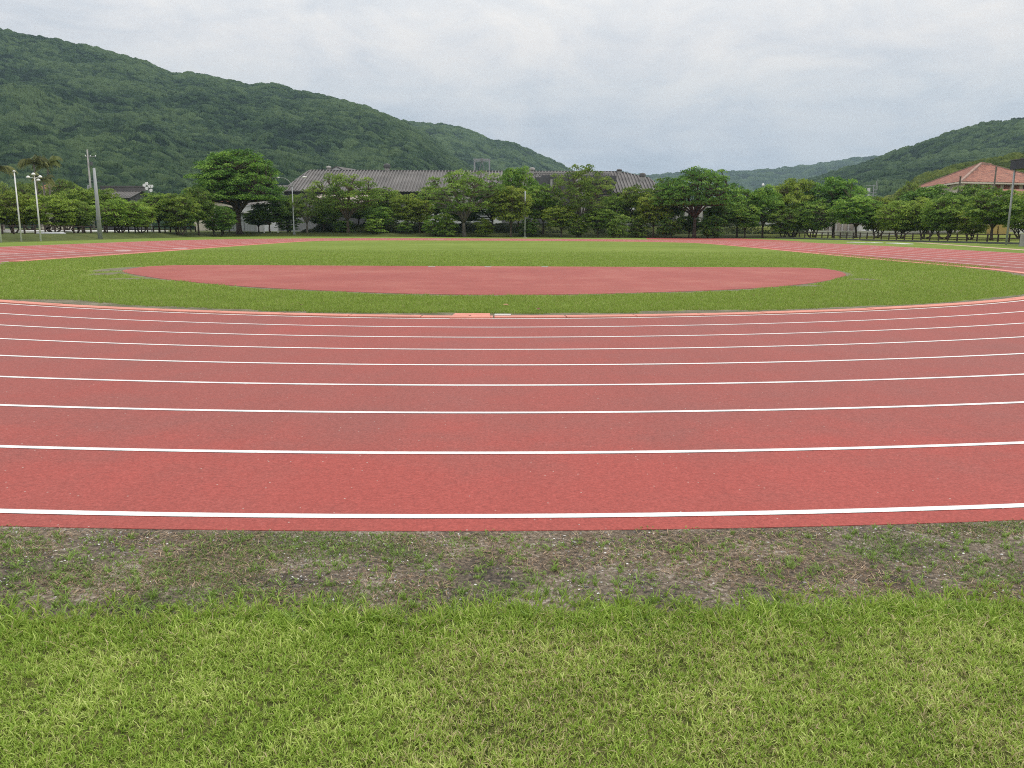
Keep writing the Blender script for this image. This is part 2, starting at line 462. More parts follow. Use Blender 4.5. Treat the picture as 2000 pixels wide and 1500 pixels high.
# sprint chute beyond the far right bend
x0, y0 = at(1262, 464.4); x1, y1 = at(1420, 464.6)
ch = [(x0, y0), (20, 124), (30, 112), (36.5, 100), (38.5, 118), (x1, y1)]
mb = MB(); mb.add([(x, y, 0.0015) for x, y in ch], [(0, 1, 2, 3, 4, 5)])
o = mb.build('sprint_chute', M['track']); tag(o, kind='structure')

V = []; FC = []; off = 0
fits = {}
for k in range(9):
    lw = 0.05
    v, f = band(k - 0.025 if k < 8 else 7.972, k + 0.023 if k < 8 else 8.022, 0.0062)
    V.append(v); FC.append(f + off); off += len(v)
# pale stagger and exchange marks on the straights and the far bend
def patch(x, y, w, d, z=0.0095):
    global off
    V.append(np.array([(x - w / 2, y - d / 2, z), (x + w / 2, y - d / 2, z), (x + w / 2, y + d / 2, z), (x - w / 2, y + d / 2, z)]))
    FC.append(np.array([[0, 1, 2, 3]]) + off); off += 4
for (qx, qy, w, d) in [(18, 496.2, 1.0, 0.35), (128, 492.2, 1.1, 0.4), (240, 489.5, 1.0, 0.5), (352, 485.6, 1.0, 0.5), (850, 468.2, 2.0, 0.4),
                       (990, 467.6, 0.6, 0.5), (1090, 468.3, 0.9, 0.4)]:
    X, Y = at(qx, qy); patch(X, Y, w, d)
o = new_obj('lane_markings', np_mesh('lane_markings', np.concatenate(V), np.concatenate(FC)), M['line']); tag(o, kind='structure')

# kerb made of short precast pieces along the inner edge
KO, KI = loop_pts(-0.06, 1100, 60, 200), loop_pts(-0.29, 1100, 60, 200)
seg = np.r_[0, np.cumsum(np.hypot(*np.diff(KO, axis=0).T))]
mb = MB(); L0 = 0.0; n = len(KO)
kx = lambda A, s: (np.interp(s, seg, A[:, 0]), np.interp(s, seg, A[:, 1]))
s = 0.0; rr = random.Random(4)
PL0, PL1 = at(878, 622)[0], at(958, 622)[0]
while s < seg[-1] - 1.3:
    e = s + 1.245
    sub = np.linspace(s + 0.012, e - 0.012, 4); z = 0.025 + rr.uniform(-0.003, 0.003)
    ps = []
    for q in sub:
        xo, yo = kx(KO, q); xi, yi = kx(KI, q)
        ps.append(((xo, yo), (xi, yi)))
    mx, my = ps[1][0]
    vs = []; fs = []
    for (a, b) in ps: vs += [(a[0], a[1], 0), (a[0], a[1], z), (b[0], b[1], z), (b[0], b[1], 0)]
    for i in range(3):
        b0, b1 = i * 4, i * 4 + 4
        fs += [(b0, b1, b1 + 1, b0 + 1), (b0 + 1, b1 + 1, b1 + 2, b0 + 2), (b0 + 2, b1 + 2, b1 + 3, b0 + 3)]
    fs += [(0, 1, 2, 3), (15, 14, 13, 12)]
    mb.add(vs, fs); s = e
o = mb.build('kerb', M['kerb']); tag(o, kind='structure')

# red half-moon throwing and jumping area inside the bend
DZ = [at(*q) for q in [(240, 531), (262, 524), (310, 519.5), (400, 518), (700, 519.3), (1000, 520.5), (1300, 521.8), (1560, 523), (1625, 527.5), (1652, 536),
                       (1637, 543), (1600, 551), (1520, 560), (1400, 567), (1200, 573.5), (1080, 575.8), (945, 576.3), (780, 573.5), (600, 566.5), (480, 560), (400, 553.5), (310, 544)]]


def catmull(P, m=8):
    P = np.array(P); n = len(P); out = []
    for i in range(n):
        p0, p1, p2, p3 = P[i - 1], P[i], P[(i + 1) % n], P[(i + 2) % n]
        for j in range(m):
            t = j / m
            out.append(0.5 * ((2 * p1) + (-p0 + p2) * t + (2 * p0 - 5 * p1 + 4 * p2 - p3) * t * t + (-p0 + 3 * p1 - 3 * p2 + p3) * t ** 3))
    return np.array(out)


DZP = catmull(DZ)
mb = MB(); nD = len(DZP)
mb.add([(x, y, 0.008) for x, y in DZP] + [(x, y, -0.05) for x, y in DZP], [tuple(range(nD))] + [(i, (i + 1) % nD, nD + (i + 1) % nD, nD + i) for i in range(nD)])
o = mb.build('field_rubber_area', M['dzone']); tag(o, kind='structure')


def dist_poly(X, Y, P, closed=True):
    d = np.full(X.shape, 1e9); n = len(P)
    for i in range(n if closed else n - 1):
        a, b = P[i], P[(i + 1) % n]; ab = b - a
        t = np.clip(((X - a[0]) * ab[0] + (Y - a[1]) * ab[1]) / (ab @ ab + 1e-12), 0, 1)
        d = np.minimum(d, np.hypot(X - a[0] - t * ab[0], Y - a[1] - t * ab[1]))
    return d


def inside(X, Y, P):
    r = np.zeros(X.shape, bool); n = len(P)
    for i in range(n):
        (x0, y0), (x1, y1) = P[i], P[(i + 1) % n]
        c = ((y0 > Y) != (y1 > Y)) & (X < (x1 - x0) * (Y - y0) / (y1 - y0 + 1e-12) + x0)
        r ^= c
    return r


# ------------------------------------------------------------------ ground
def terr(X, Y):
    X = np.asarray(X, float); Y = np.asarray(Y, float)
    h = 0.65 * sstep(-X, 45.6, 50.5) * (1 + 0.12 * (fbm(X * 0.2, Y * 0.2, 2) - 0.5))
    yb = 135.5 + (X + 46) * 0.13
    h = np.maximum(h, 0.65 * sstep(Y - yb, 0.3, 6))
    bump_ = sstep(X, -38, -33) * (1 - sstep(X, 50, 60))
    h = h + bump_ * 1.45 * sstep(Y - yb, 8, 12.5) * (1 + 0.2 * (fbm(X * 0.15, Y * 0.2, 3, 5) - 0.5))
    xr = 44 + (142 - Y) * 12 / 54 + 2
    rr_ = sstep(X - xr, 0.0, 1.0) * (Y < 170)
    flat = 0.22 + 1.1 * sstep(X - xr, 10, 45)
    right = sstep(X - xr, 0.0, 1.0) * (1 - sstep(Y, 142, 150) * (1 - sstep(X, 57, 66)))
    h = h * (1 - right) + flat * right
    return h


def axis(parts):
    a = []
    for s, e, d in parts: a += list(np.arange(s, e, d))
    return np.array(a + [parts[-1][1]])


gx = axis([(-4000, -600, 400), (-600, -120, 40), (-120, -60, 6), (-60, -22, 0.8), (-22, -6, 0.2), (-6, 6, 0.1), (6, 22, 0.2), (22, 75, 0.8), (75, 130, 5), (130, 600, 40), (600, 4000, 400)])
gy = axis([(-300, -20, 40), (-20, 1.5, 1.5), (1.5, 4.6, 0.1), (4.6, 13.0, 1.2), (13.0, 34, 0.2), (34, 128, 2.0), (128, 156, 0.7), (156, 260, 8), (260, 5000, 400)])
GX, GY = np.meshgrid(gx, gy)
GZ = terr(GX, GY)
rN = np.hypot(GX - CX, GY - CY)
nzz = fbm(GX * 0.9, GY * 0.9, 4, 3)
dirt = np.zeros_like(GX)
near = GY < 34
# worn strip outside the track
dirt = np.maximum(dirt, (sstep(rN, 29.6, 29.9) * (1 - sstep(rN + 0.25 * (nzz - 0.5), 30.95, 31.2))) * near * 0.95)
# worn earth beside the kerb
ang = np.degrees(np.arctan2(GX - CX, CY - GY))
wk = 0.25 + 0.9 * np.clip(fbm(ang * 0.16 + 3, ang * 0, 3, 9) - 0.36, 0, 1) * 2.0 * (0.55 + 0.75 * (ang < -8)) + 0.25 * (ang > 10)
dd = (R0 - 0.25) - rN
dirt = np.maximum(dirt, near * (1 - sstep(dd, wk * 0.5, wk * 1.15)) * (dd > -0.5) * 0.9)
m_ = (np.abs(GX) < 22) & (GY > 14) & (GY < 38)
dp = np.full(GX.shape, 9.0); dp[m_] = dist_poly(GX[m_], GY[m_], DZP)
wd = 0.12 + 0.75 * np.clip(fbm(GX * 0.35, GY * 0.35, 2, 21) - 0.35, 0, 1)
dirt = np.maximum(dirt, (1 - sstep(dp, wd * 0.4, wd * 1.3)) * 0.62)
for (cx_, cy_, rx, ry, a) in [(-14.0, 29.6, 0.75, 2.3, 0.9), (-13.0, 26.6, 0.7, 1.2, 0.7), (-11.2, 24.0, 0.9, 0.6, 0.6), (10.9, 25.6, 0.6, 0.55, 0.85), (8.0, 22.5, 0.75, 0.42, 0.85)]:
    q = np.hypot((GX - cx_) / rx, (GY - cy_) / ry); dirt = np.maximum(dirt, a * (1 - sstep(q, 0.5, 1.15)))
yb = 135.5 + (GX + 46) * 0.13
xr = 44 + (142 - GY) * 12 / 54 + 2
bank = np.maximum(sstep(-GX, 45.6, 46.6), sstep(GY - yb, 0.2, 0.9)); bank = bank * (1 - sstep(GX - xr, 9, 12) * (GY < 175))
field = sstep(GX - xr, 0.5, 2.5) * (GY < 175)
nx, ny = len(gx), len(gy)
idx = np.arange(nx * ny).reshape(ny, nx)
fc = np.stack([idx[:-1, :-1], idx[:-1, 1:], idx[1:, 1:], idx[1:, :-1]], -1).reshape(-1, 4)
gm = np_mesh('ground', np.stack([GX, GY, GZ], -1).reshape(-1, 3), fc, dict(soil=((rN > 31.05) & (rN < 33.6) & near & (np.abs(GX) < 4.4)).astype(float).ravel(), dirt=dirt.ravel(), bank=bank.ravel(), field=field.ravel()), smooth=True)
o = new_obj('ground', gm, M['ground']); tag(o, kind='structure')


# ------------------------------------------------------------------ near turf: blades, straw, weeds, stones
def blades(P, hgt, wid, lean, rng, z0=0.0, tint=None, az=None):
    """curved grass blades as 3 triangles each; P (n,2)"""
    n = len(P)
    th = rng.uniform(0, 2 * np.pi, n) if az is None else az
    ph = rng.uniform(0, 2 * np.pi, n)
    dx, dy = np.cos(th), np.sin(th); wx, wy = np.cos(ph) * wid / 2, np.sin(ph) * wid / 2
    b = np.stack([P[:, 0], P[:, 1], np.full(n, 0.0) + z0], -1)
    w = np.stack([wx, wy, np.zeros(n)], -1)
    m1 = b + np.stack([dx * hgt * lean * 0.42, dy * hgt * lean * 0.42, hgt * 0.55], -1)
    tp = b + np.stack([dx * hgt * lean, dy * hgt * lean, hgt * np.sqrt(np.clip(1 - 0.5 * lean ** 2, 0.05, 1))], -1)
    v = np.stack([b - w, b + w, m1 - w * 0.8, m1 + w * 0.8, tp], 1).reshape(-1, 3)
    i = np.arange(n)[:, None] * 5
    f = np.stack([i + [[0, 1, 3]], i + [[0, 3, 2]], i + [[2, 3, 4]]], 1).reshape(-1, 3)
    t = rng.uniform(0, 1, n) if tint is None else tint
    return v, f, np.repeat(t, 5)


def join(parts):
    vs, fs, ts, o_ = [], [], [], 0
    for v, f, t in parts: vs.append(v); fs.append(f + o_); ts.append(t); o_ += len(v)
    return np.concatenate(vs), np.concatenate(fs), np.concatenate(ts)


def blade_mat(name, pts, trans=0.35):
    m, N, L, p, oc, o = mat_base(name)
    a = N('ShaderNodeAttribute', attribute_name='tint')
    c = ramp(N, L, a.outputs['Fac'], pts)
    L(c, p.inputs['Base Color']); p.inputs['Roughness'].default_value = 0.55; p.inputs['Specular IOR Level'].default_value = 0.3
    t = N('ShaderNodeBsdfTranslucent'); L(c, t.inputs[0])
    mx = N('ShaderNodeMixShader'); mx.inputs[0].default_value = trans
    L(p.outputs[0], mx.inputs[1]); L(t.outputs[0], mx.inputs[2]); L(mx.outputs[0], o.inputs[0])
    return m


M['blade'] = blade_mat('grass_blade', [(0.0, (0.60, 0.49, 0.30)), (0.10, (0.52, 0.47, 0.23)), (0.17, (0.36, 0.42, 0.09)), (0.4, (0.225, 0.375, 0.045)), (0.7, (0.37, 0.51, 0.08)), (1.0, (0.64, 0.72, 0.24))])
M['blade_mown'] = blade_mat('mown_grass_blade', [(0.0, (0.45, 0.38, 0.2)), (0.12, (0.36, 0.35, 0.14)), (0.17, (0.30, 0.35, 0.08)), (0.4, (0.215, 0.315, 0.048)), (0.7, (0.33, 0.43, 0.085)), (1.0, (0.45, 0.53, 0.17))])
M['straw'] = blade_mat('dry_straw', [(0.0, (0.09, 0.055, 0.033)), (0.5, (0.28, 0.18, 0.105)), (1.0, (0.58, 0.44, 0.29))], 0.1)
M['weed'] = blade_mat('weed_leaf', [(0.0, (0.10, 0.135, 0.045)), (0.5, (0.20, 0.30, 0.07)), (1.0, (0.33, 0.48, 0.11))], 0.3)

rg = np.random.default_rng(7)


def edge_r(a):      # radius of the lawn edge as a function of the angle, scalloped
    return 31.03 + 0.26 * (fbm(a * 0.9, a * 0 + 1, 3, 31) - 0.5) + 0.05 * (fbm(a * 7, a * 0 + 2, 2, 33) - 0.5)


n = 150000; nb = 6
P = np.c_[rg.uniform(-4.6, 4.6, n), 3.3 - 2.2 * rg.uniform(0, 1, n) ** 0.9]
r_ = np.hypot(P[:, 0] - CX, P[:, 1] - CY); a_ = np.degrees(np.arctan2(P[:, 0] - CX, CY - P[:, 1]))
eg = edge_r(a_)
keep = (r_ > eg - 0.2 * rg.uniform(0, 1, n) ** 5) & (np.abs(P[:, 0]) < P[:, 1] * 0.85 + 1.3)
P = P[keep]; ed = np.clip((r_[keep] - eg[keep]) / 0.28, 0, 1); n = len(P)
cl = fbm(P[:, 0] * 5, P[:, 1] * 5, 3, 41); cb_ = fbm(P[:, 0] * 1.3, P[:, 1] * 1.3, 3, 45)
tsz = (0.6 + 0.9 * rg.uniform(0, 1, n) ** 2) * (0.75 + 0.7 * cl) * (1.75 - 0.75 * ed); taz = rg.uniform(0, 6.283, n)
dryp = np.clip((cb_ - 0.40) * 1.1, 0, 0.26) * ed + 0.04
rep = lambda q: np.repeat(q, nb, axis=0)
N_ = n * nb; K = np.tile(np.arange(nb), n)
PP = rep(P) + rg.normal(0, 0.004, (N_, 2)); az = rep(taz) + K * 6.283 / nb + rg.normal(0, 0.5, N_)
hg = 0.019 * rep(tsz) * rg.uniform(0.6, 1.35, N_); wd = rg.uniform(0.0022, 0.0045, N_) * np.sqrt(rep(tsz))
ln = np.clip(rg.normal(0.80, 0.25, N_), 0.15, 1.3)
tn = np.where(rg.uniform(0, 1, N_) < rep(dryp), rg.uniform(0, 0.14, N_), np.clip(rg.normal(0.42, 0.17, N_) + rep(0.26 * ed) + rep(0.5 * (cl - 0.5) + rg.normal(0, 0.1, n)), 0.17, 1))
v, f, t = blades(PP, hg, wd, ln, rg, -0.002, tn, az)
parts = [(v, f, t)]
o = new_obj('grass', np_mesh('grass', v, f, dict(tint=t)), M['blade']); tag(o, 'bright green mown lawn with dry bits in the foreground below the bare strip', 'grass', kind='stuff')

# infield turf between the kerb and the half-moon area
n = 420000
yy = 14.1 + 50 * rg.uniform(0, 1, n) ** 2.3; P = np.c_[rg.uniform(-1, 1, n) * np.clip(yy * 0.68 + 1, 0, 20.5) - 0.3, yy]
r_ = np.hypot(P[:, 0] - CX, P[:, 1] - CY); ins = (P[:, 1] > CY) | (r_ < R0 - 0.3)
dv = np.zeros(n)
ix = np.clip(np.searchsorted(gx, P[:, 0]), 0, nx - 1); iy = np.clip(np.searchsorted(gy, P[:, 1]), 0, ny - 1)
dv = dirt[iy, ix]
keep = ins & (rg.uniform(0, 1, n) > sstep(P[:, 1], 36, 62)) & ~inside(P[:, 0], P[:, 1], DZP) & (dv + 0.5 * (fbm(P[:, 0] * 4, P[:, 1] * 4, 3, 51) - 0.5) < 0.42)
P = P[keep]; n = len(P)
cl = fbm(P[:, 0] * 2.0, P[:, 1] * 2.0, 3, 61)
sc_ = np.clip(P[:, 1] / 15, 1, 2.6)
v, f, t = blades(P, (0.03 + 0.035 * rg.uniform(0, 1, n) + 0.02 * cl), rg.uniform(0.006, 0.012, n) * sc_, np.clip(rg.normal(0.7, 0.25, n), 0.1, 1.2), rg, -0.002,
                 np.where(rg.uniform(0, 1, n) < 0.05, 0.12, np.clip(rg.normal(0.5, 0.10, n) + 0.35 * (cl - 0.5), 0.17, 1)))
o = new_obj('infield_grass', np_mesh('infield_grass', v, f, dict(tint=t)), M['blade_mown']); tag(o, 'mown green turf between the track kerb and the red half-moon area', 'grass', kind='stuff')

# dry straw matted over the bare strip
n = 90000
P = np.c_[rg.uniform(-4.2, 4.2, n), rg.uniform(2.85, 4.4, n)]
r_ = np.hypot(P[:, 0] - CX, P[:, 1] - CY); a_ = np.degrees(np.arctan2(P[:, 0] - CX, CY - P[:, 1]))
cl = fbm(P[:, 0] * 2.2, P[:, 1] * 2.2, 4, 71)
keep = (r_ > 30.13) & (r_ < 31.15) & (rg.uniform(0, 1, n) < np.clip((cl - 0.42) * 6, 0.03, 1))
P = P[keep]; n = len(P)
v, f, t = blades(P, rg.uniform(0.012, 0.045, n), rg.uniform(0.0018, 0.0036, n), rg.uniform(1.0, 1.38, n), rg, 0.0, rg.uniform(0, 1, n))
v[:, 2] = v[:, 2] * 0.35 + 0.002
o = new_obj('dry_straw', np_mesh('dry_straw', v, f, dict(tint=t)), M['straw']); tag(o, 'dead brown grass straw matted on the bare strip beside the track', 'straw', kind='stuff')

# short thin green growth and taller tufts on the bare strip
n = 110000
P = np.c_[rg.uniform(-4.2, 4.2, n), rg.uniform(2.85, 4.4, n)]
r_ = np.hypot(P[:, 0] - CX, P[:, 1] - CY)
cl = fbm(P[:, 0] * 1.6 + 9, P[:, 1] * 2.4, 4, 81)
keep = (r_ > 30.12) & (r_ < 31.2) & (rg.uniform(0, 1, n) < np.clip((cl - 0.44) * 6, 0.05, 1))
P = P[keep]; n = len(P)
pt = [blades(P, rg.uniform(0.008, 0.028, n), rg.uniform(0.002, 0.0045, n), rg.uniform(0.8, 1.38, n), rg, 0.0, rg.uniform(0, 0.6, n))]
for i in range(1000):
    cx_, cy_ = rg.uniform(-3.6, 3.6), rg.uniform(2.9, 4.15)
    rr_ = math.hypot(cx_ - CX, cy_ - CY)
    if not 30.14 < rr_ < 31.1: continue
    big = (rr_ - 30.14) / 0.95; nb = int(rg.integers(5, 16)); sz = rg.uniform(0.02, 0.05) * (0.6 + 0.7 * big)
    Q = np.c_[cx_ + rg.normal(0, 0.006, nb), cy_ + rg.normal(0, 0.006, nb)]
    pt.append(blades(Q, rg.uniform(0.6, 1.25, nb) * sz, rg.uniform(0.003, 0.0065, nb), rg.uniform(0.5, 1.3, nb), rg, 0.0, rg.uniform(0.35, 1, nb)))
for i in range(1300):                                   # creeping runners of small leaves
    cx_, cy_ = rg.uniform(-3.6, 3.6), rg.uniform(2.9, 4.1)
    if not 30.16 < math.hypot(cx_ - CX, cy_ - CY) < 31.1: continue
    a = rg.uniform(0, 6.28); nb = int(rg.integers(6, 18)); s_ = np.cumsum(rg.uniform(0.004, 0.011, nb)); aa = a + np.cumsum(rg.normal(0, 0.25, nb))
    Q = np.c_[cx_ + s_ * np.cos(aa), cy_ + s_ * np.sin(aa)]
    vv, ff, tt = blades(Q, rg.uniform(0.008, 0.016, nb), rg.uniform(0.004, 0.008, nb), rg.uniform(0.9, 1.38, nb), rg, 0.002, rg.uniform(0.3, 0.9, nb))
    pt.append((vv, ff, tt))
v, f, t = join(pt)
o = new_obj('weeds', np_mesh('weeds', v, f, dict(tint=t)), M['weed']); tag(o, 'low green weeds and grass tufts scattered on the bare strip', 'weeds', kind='stuff')

# pebbles
n = 30000
P = np.c_[rg.uniform(-4, 4, n), rg.uniform(2.9, 4.35, n)]
r_ = np.hypot(P[:, 0] - CX, P[:, 1] - CY)
cl = fbm(P[:, 0] * 2.0 + 4, P[:, 1] * 2.0, 3, 91)
keep = (r_ > 30.125) & (r_ < 31.0) & (rg.uniform(0, 1, n) < np.clip((cl - 0.4) * 5, 0.08, 1) * np.where(r_ < 30.3, 1.0, 0.6))
P = P[keep]; n = len(P)
oct_ = np.array([(1, 0, 0), (-1, 0, 0), (0, 1, 0), (0, -1, 0), (0, 0, 1), (0, 0, -1)], float)
of = np.array([(0, 2, 4), (2, 1, 4), (1, 3, 4), (3, 0, 4), (2, 0, 5), (1, 2, 5), (3, 1, 5), (0, 3, 5)])
S = (0.0018 + 0.0062 * rg.uniform(0, 1, n) ** 4)[:, None, None] * rg.uniform(0.6, 1.4, (n, 6, 1)) * np.array([1, 1, 0.6])
ca = rg.uniform(0, 6.28, n); rot = np.stack([np.stack([np.cos(ca), -np.sin(ca), 0 * ca], -1), np.stack([np.sin(ca), np.cos(ca), 0 * ca], -1), np.tile([0, 0, 1.0], (n, 1))], 1)
v = np.einsum('nij,nkj->nki', rot, oct_[None] * S) + np.c_[P, np.full(n, 0.002)][:, None, :]
f = (of[None] + (np.arange(n) * 6)[:, None, None]).reshape(-1, 3)
M['pebble'] = blade_mat('pebble', [(0.0, (0.10, 0.095, 0.09)), (0.55, (0.24, 0.23, 0.22)), (0.85, (0.6, 0.59, 0.56)), (1.0, (0.85, 0.84, 0.8))], 0.0)
o = new_obj('gravel', np_mesh('gravel', v.reshape(-1, 3), f, dict(tint=np.repeat(rg.uniform(0, 1, n), 6))), M['pebble']); tag(o, 'small white and grey stones scattered on the bare strip', 'gravel', kind='stuff')

# fallen leaves, a drain block and a white plate by the kerb
(pa, pb_), (pc, pd) = at(878, 619.6, .03), at(958, 619.6, .03)
b0, b1 = at(888, 611.8, .03), at(958, 611.8, .03)
e = empty('drain_cover', ((pa + pc) / 2, 14.1, 0)); tag(e, 'salmon painted rectangular drain cover let into the kerb at the middle of the bend', 'drain cover')
mb = MB(); z1 = 0.033
mb.add([(pa - e.location.x, pb_ - 14.1, -0.02), (pc - e.location.x, pd - 14.1, -0.02), (b1[0] - e.location.x, b1[1] - 14.1, -0.02), (b0[0] - e.location.x, b0[1] - 14.1, -0.02),
        (pa - e.location.x + 0.01, pb_ - 14.09, z1), (pc - e.location.x - 0.01, pd - 14.09, z1), (b1[0] - e.location.x - 0.01, b1[1] - 14.11, z1), (b0[0] - e.location.x + 0.01, b0[1] - 14.11, z1)],
       [(3, 2, 1, 0), (4, 5, 6, 7), (0, 1, 5, 4), (1, 2, 6, 5), (2, 3, 7, 6), (3, 0, 4, 7)])
mb.build('slab', M['kerb'], e)
mb = MB(); hx, hy = at(918, 616.6, 0.033); mb.lathe((hx - e.location.x, hy - 14.1, 0.0335), [(0.022, 0), (0.022, 0.003)], 12); mb.build('lifting_hole', M['black_void'], e)
X, Y = at(982, 617)
M['runway_leaf'] = simple('tan_leaf', (0.42, 0.26, 0.14), 0.8)
mb = MB(); mb.box(-0.14, 0.14, -0.1, 0.1, 0, 0.04); o = mb.build('marker_block', M['concrete_pale']); o.location = (X, Y - 0.12, 0); tag(o, 'flat white marker block on the grass just behind the kerb', 'marker')
for i, (x_, y_, lb) in enumerate([(988, 600.5, 'curled tan leaf lying on the infield grass above the white marker block'),
                                  (1052, 609, 'small brown leaf on the grass near the kerb right of the white marker'),
                                  (587, 600, 'faint brown leaf in the infield grass left of the drain cover')]):
    X, Y = at(x_, y_); mb = MB()
    mb.add([(-0.1, 0, 0.03), (-0.04, -0.05, 0.05), (0.05, -0.045, 0.055), (0.1, 0, 0.03), (0.05, 0.045, 0.06), (-0.04, 0.05, 0.055), (0, 0, 0.035)],
           [(0, 1, 6), (1, 2, 6), (2, 3, 6), (3, 4, 6), (4, 5, 6), (5, 0, 6)])
    o = mb.build('fallen_leaf', M['brown_timber'] if i else M['runway_leaf']); o.scale = (0.6, 0.6, 0.8); o.location = (X, Y, 0.02); o.rotation_euler = (0.3, 0.1, i); tag(o, lb, 'leaf', 'fallen leaves on the infield')


# ------------------------------------------------------------------ hills
def cells(X, Y, s, seed):
    """distance to nearest jittered cell point (in cell units) and that cell's random value"""
    x, y = X / s, Y / s; ix, iy = np.floor(x), np.floor(y)
    best = np.full(X.shape, 9.0); val = np.zeros(X.shape); siz = np.zeros(X.shape)
    for dx in (-1, 0, 1):
        for dy in (-1, 0, 1):
            jx, jy = ix + dx, iy + dy
            qx = jx + 0.15 + 0.7 * vhash(jx, jy, seed); qy = jy + 0.15 + 0.7 * vhash(jx, jy, seed + 11)
            w = 0.75 + 0.5 * vhash(jx, jy, seed + 23)
            d = np.hypot(x - qx, y - qy) / w
            m = d < best
            best = np.where(m, d, best); val = np.where(m, vhash(jx, jy, seed + 5), val); siz = np.where(m, w, siz)
    return best, val, siz


def hill(name, ridge, Yr, Yf, pw, cell, amp, mat, ncol, nrow, seed, foot_h=0.0, relief=25.0, ext=None, ymod=None):
    rx = np.array([q[0] for q in ridge], float); ry = np.array([q[1] for q in ridge], float)
    cols = np.linspace(rx[0], rx[-1], ncol)
    yy = np.interp(cols, rx, ry)
    # soften the corners of the traced ridge
    k = max(3, int(ncol * 8 / (rx[-1] - rx[0]))) | 1
    yy = yy + 3.0 * (fbm(cols / 34.0, cols * 0 + seed, 4, seed) - 0.5)
    yy = np.convolve(np.pad(yy, k // 2, mode='edge'), np.ones(k) / k, 'valid')
    A = np.array([up(c, y, 1.0) for c, y in zip(cols, yy)])     # X per metre, and (H - ... )
    tanx = A[:, 0]; tanh = (A[:, 1] - H)
    s = np.r_[np.linspace(0, 1, nrow), 1 + np.linspace(0.02, 0.35, max(6, nrow // 8))]
    Ycr = Yr if ymod is None else Yr * (1 + np.interp(cols, ymod[0], ymod[1]))
    S, T = np.meshgrid(s, tanx, indexing='ij'); _, TH_ = np.meshgrid(s, tanh, indexing='ij')
    YR = np.broadcast_to(Ycr, T.shape)
    Yd = Yf + (YR - Yf) * S
    X = T * Yd
    hr = TH_ * YR + H - amp * 1.2
    prof = np.where(S <= 1, np.clip(S, 0, 1) ** pw, 1 - (S - 1) * 1.6)
    Z = foot_h + (hr - foot_h) * prof
    win = np.clip(4 * S * (1 - S), 0, 1)
    sp = fbm(X / 130.0, Yd / 210.0, 4, seed + 70) - 0.5
    Z = Z + relief * win * sp * 2
    d, val, sz = cells(X / 1.75 + 5 * (fbm(X / 9, Yd / 9, 2, 3) - .5), Yd + 5 * (fbm(X / 9 + 7, Yd / 9, 2, 4) - .5), cell, seed)
    dome = np.clip(1 - (d / 0.82) ** 2, 0, 1) ** 0.55 * (0.7 + 0.6 * val) * sz
    d2, v2, s2 = cells(X / 1.5, Yd, cell * 0.4, seed + 40)
    dome2 = np.sqrt(np.clip(1 - (d2 / 0.8) ** 2, 0, 1))
    Z = Z + 0.95 * amp * dome + amp * 0.26 * dome2 + (np.random.default_rng(seed).uniform(-.5, .5, Z.shape)) * amp * 0.16
    tint = np.clip(0.6 * val + 0.25 * v2 + 0.9 * (fbm(X / 60, Yd / 60, 3, seed + 9) - 0.42), 0, 1)
    nr, nc = X.shape
    idx = np.arange(nr * nc).reshape(nr, nc)
    fc = np.stack([idx[:-1, :-1], idx[:-1, 1:], idx[1:, 1:], idx[1:, :-1]], -1).reshape(-1, 4)
    Z[0] = -3.0
    me = np_mesh(name, np.stack([X, Yd, Z], -1).reshape(-1, 3), fc, dict(tint=tint.ravel()), smooth=False)
    o = new_obj(name, me, mat); tag(o, kind='structure')
    return o


hill('hills', [(-520, -60), (-250, -5), (0, 55), (100, 75), (160, 86), (230, 103), (290, 120), (335, 139), (400, 143), (450, 155), (492, 165), (510, 161), (535, 161),
               (570, 172), (640, 187), (700, 199), (740, 215), (790, 235), (830, 258), (870, 288), (905, 315), (935, 342), (960, 365)],
     1050, 380, 1.05, 5.2, 4.4, M['canopy'], 1750, 430, 1, relief=26)
hill('hills', [(600, 220), (700, 226), (795, 236), (860, 239), (900, 247), (940, 262), (960, 272), (1000, 277), (1050, 298), (1080, 312), (1115, 330), (1160, 352), (1200, 372)],
     1500, 760, 1.0, 6.5, 5.0, M['canopy'], 700, 200, 2, relief=26)
hill('hills', [(1050, 372), (1120, 348), (1180, 338), (1215, 335), (1240, 339), (1275, 341), (1330, 335), (1400, 332), (1450, 334), (1520, 327), (1580, 321), (1640, 311),
               (1700, 304), (1780, 300), (1900, 300)],
     2700, 1500, 1.0, 12, 7, M['canopy_far'], 620, 90, 3, relief=30)
hill('hills', [(1420, 400), (1500, 372), (1590, 345), (1625, 333), (1680, 318), (1740, 297), (1800, 276), (1860, 254), (1905, 242), (1960, 234), (2000, 229), (2150, 205), (2500, 170)],
     950, 420, 1.05, 5.4, 4.6, M['canopy'], 900, 220, 4, relief=20)
hill('hills', [(-520, 215), (-200, 222), (0, 230), (60, 238), (130, 257), (200, 262), (260, 274), (330, 290), (370, 312), (420, 343), (470, 372), (520, 400)],
     520, 330, 1.0, 5.0, 4.0, M['canopy'], 800, 160, 5, relief=10)
hill('hills', [(1690, 410), (1755, 372), (1790, 343), (1830, 329), (1870, 320), (1920, 309), (1960, 301), (2000, 295), (2200, 280)],
     300, 225, 1.0, 3.8, 2.4, M['canopy_light'], 420, 110, 6, relief=4)


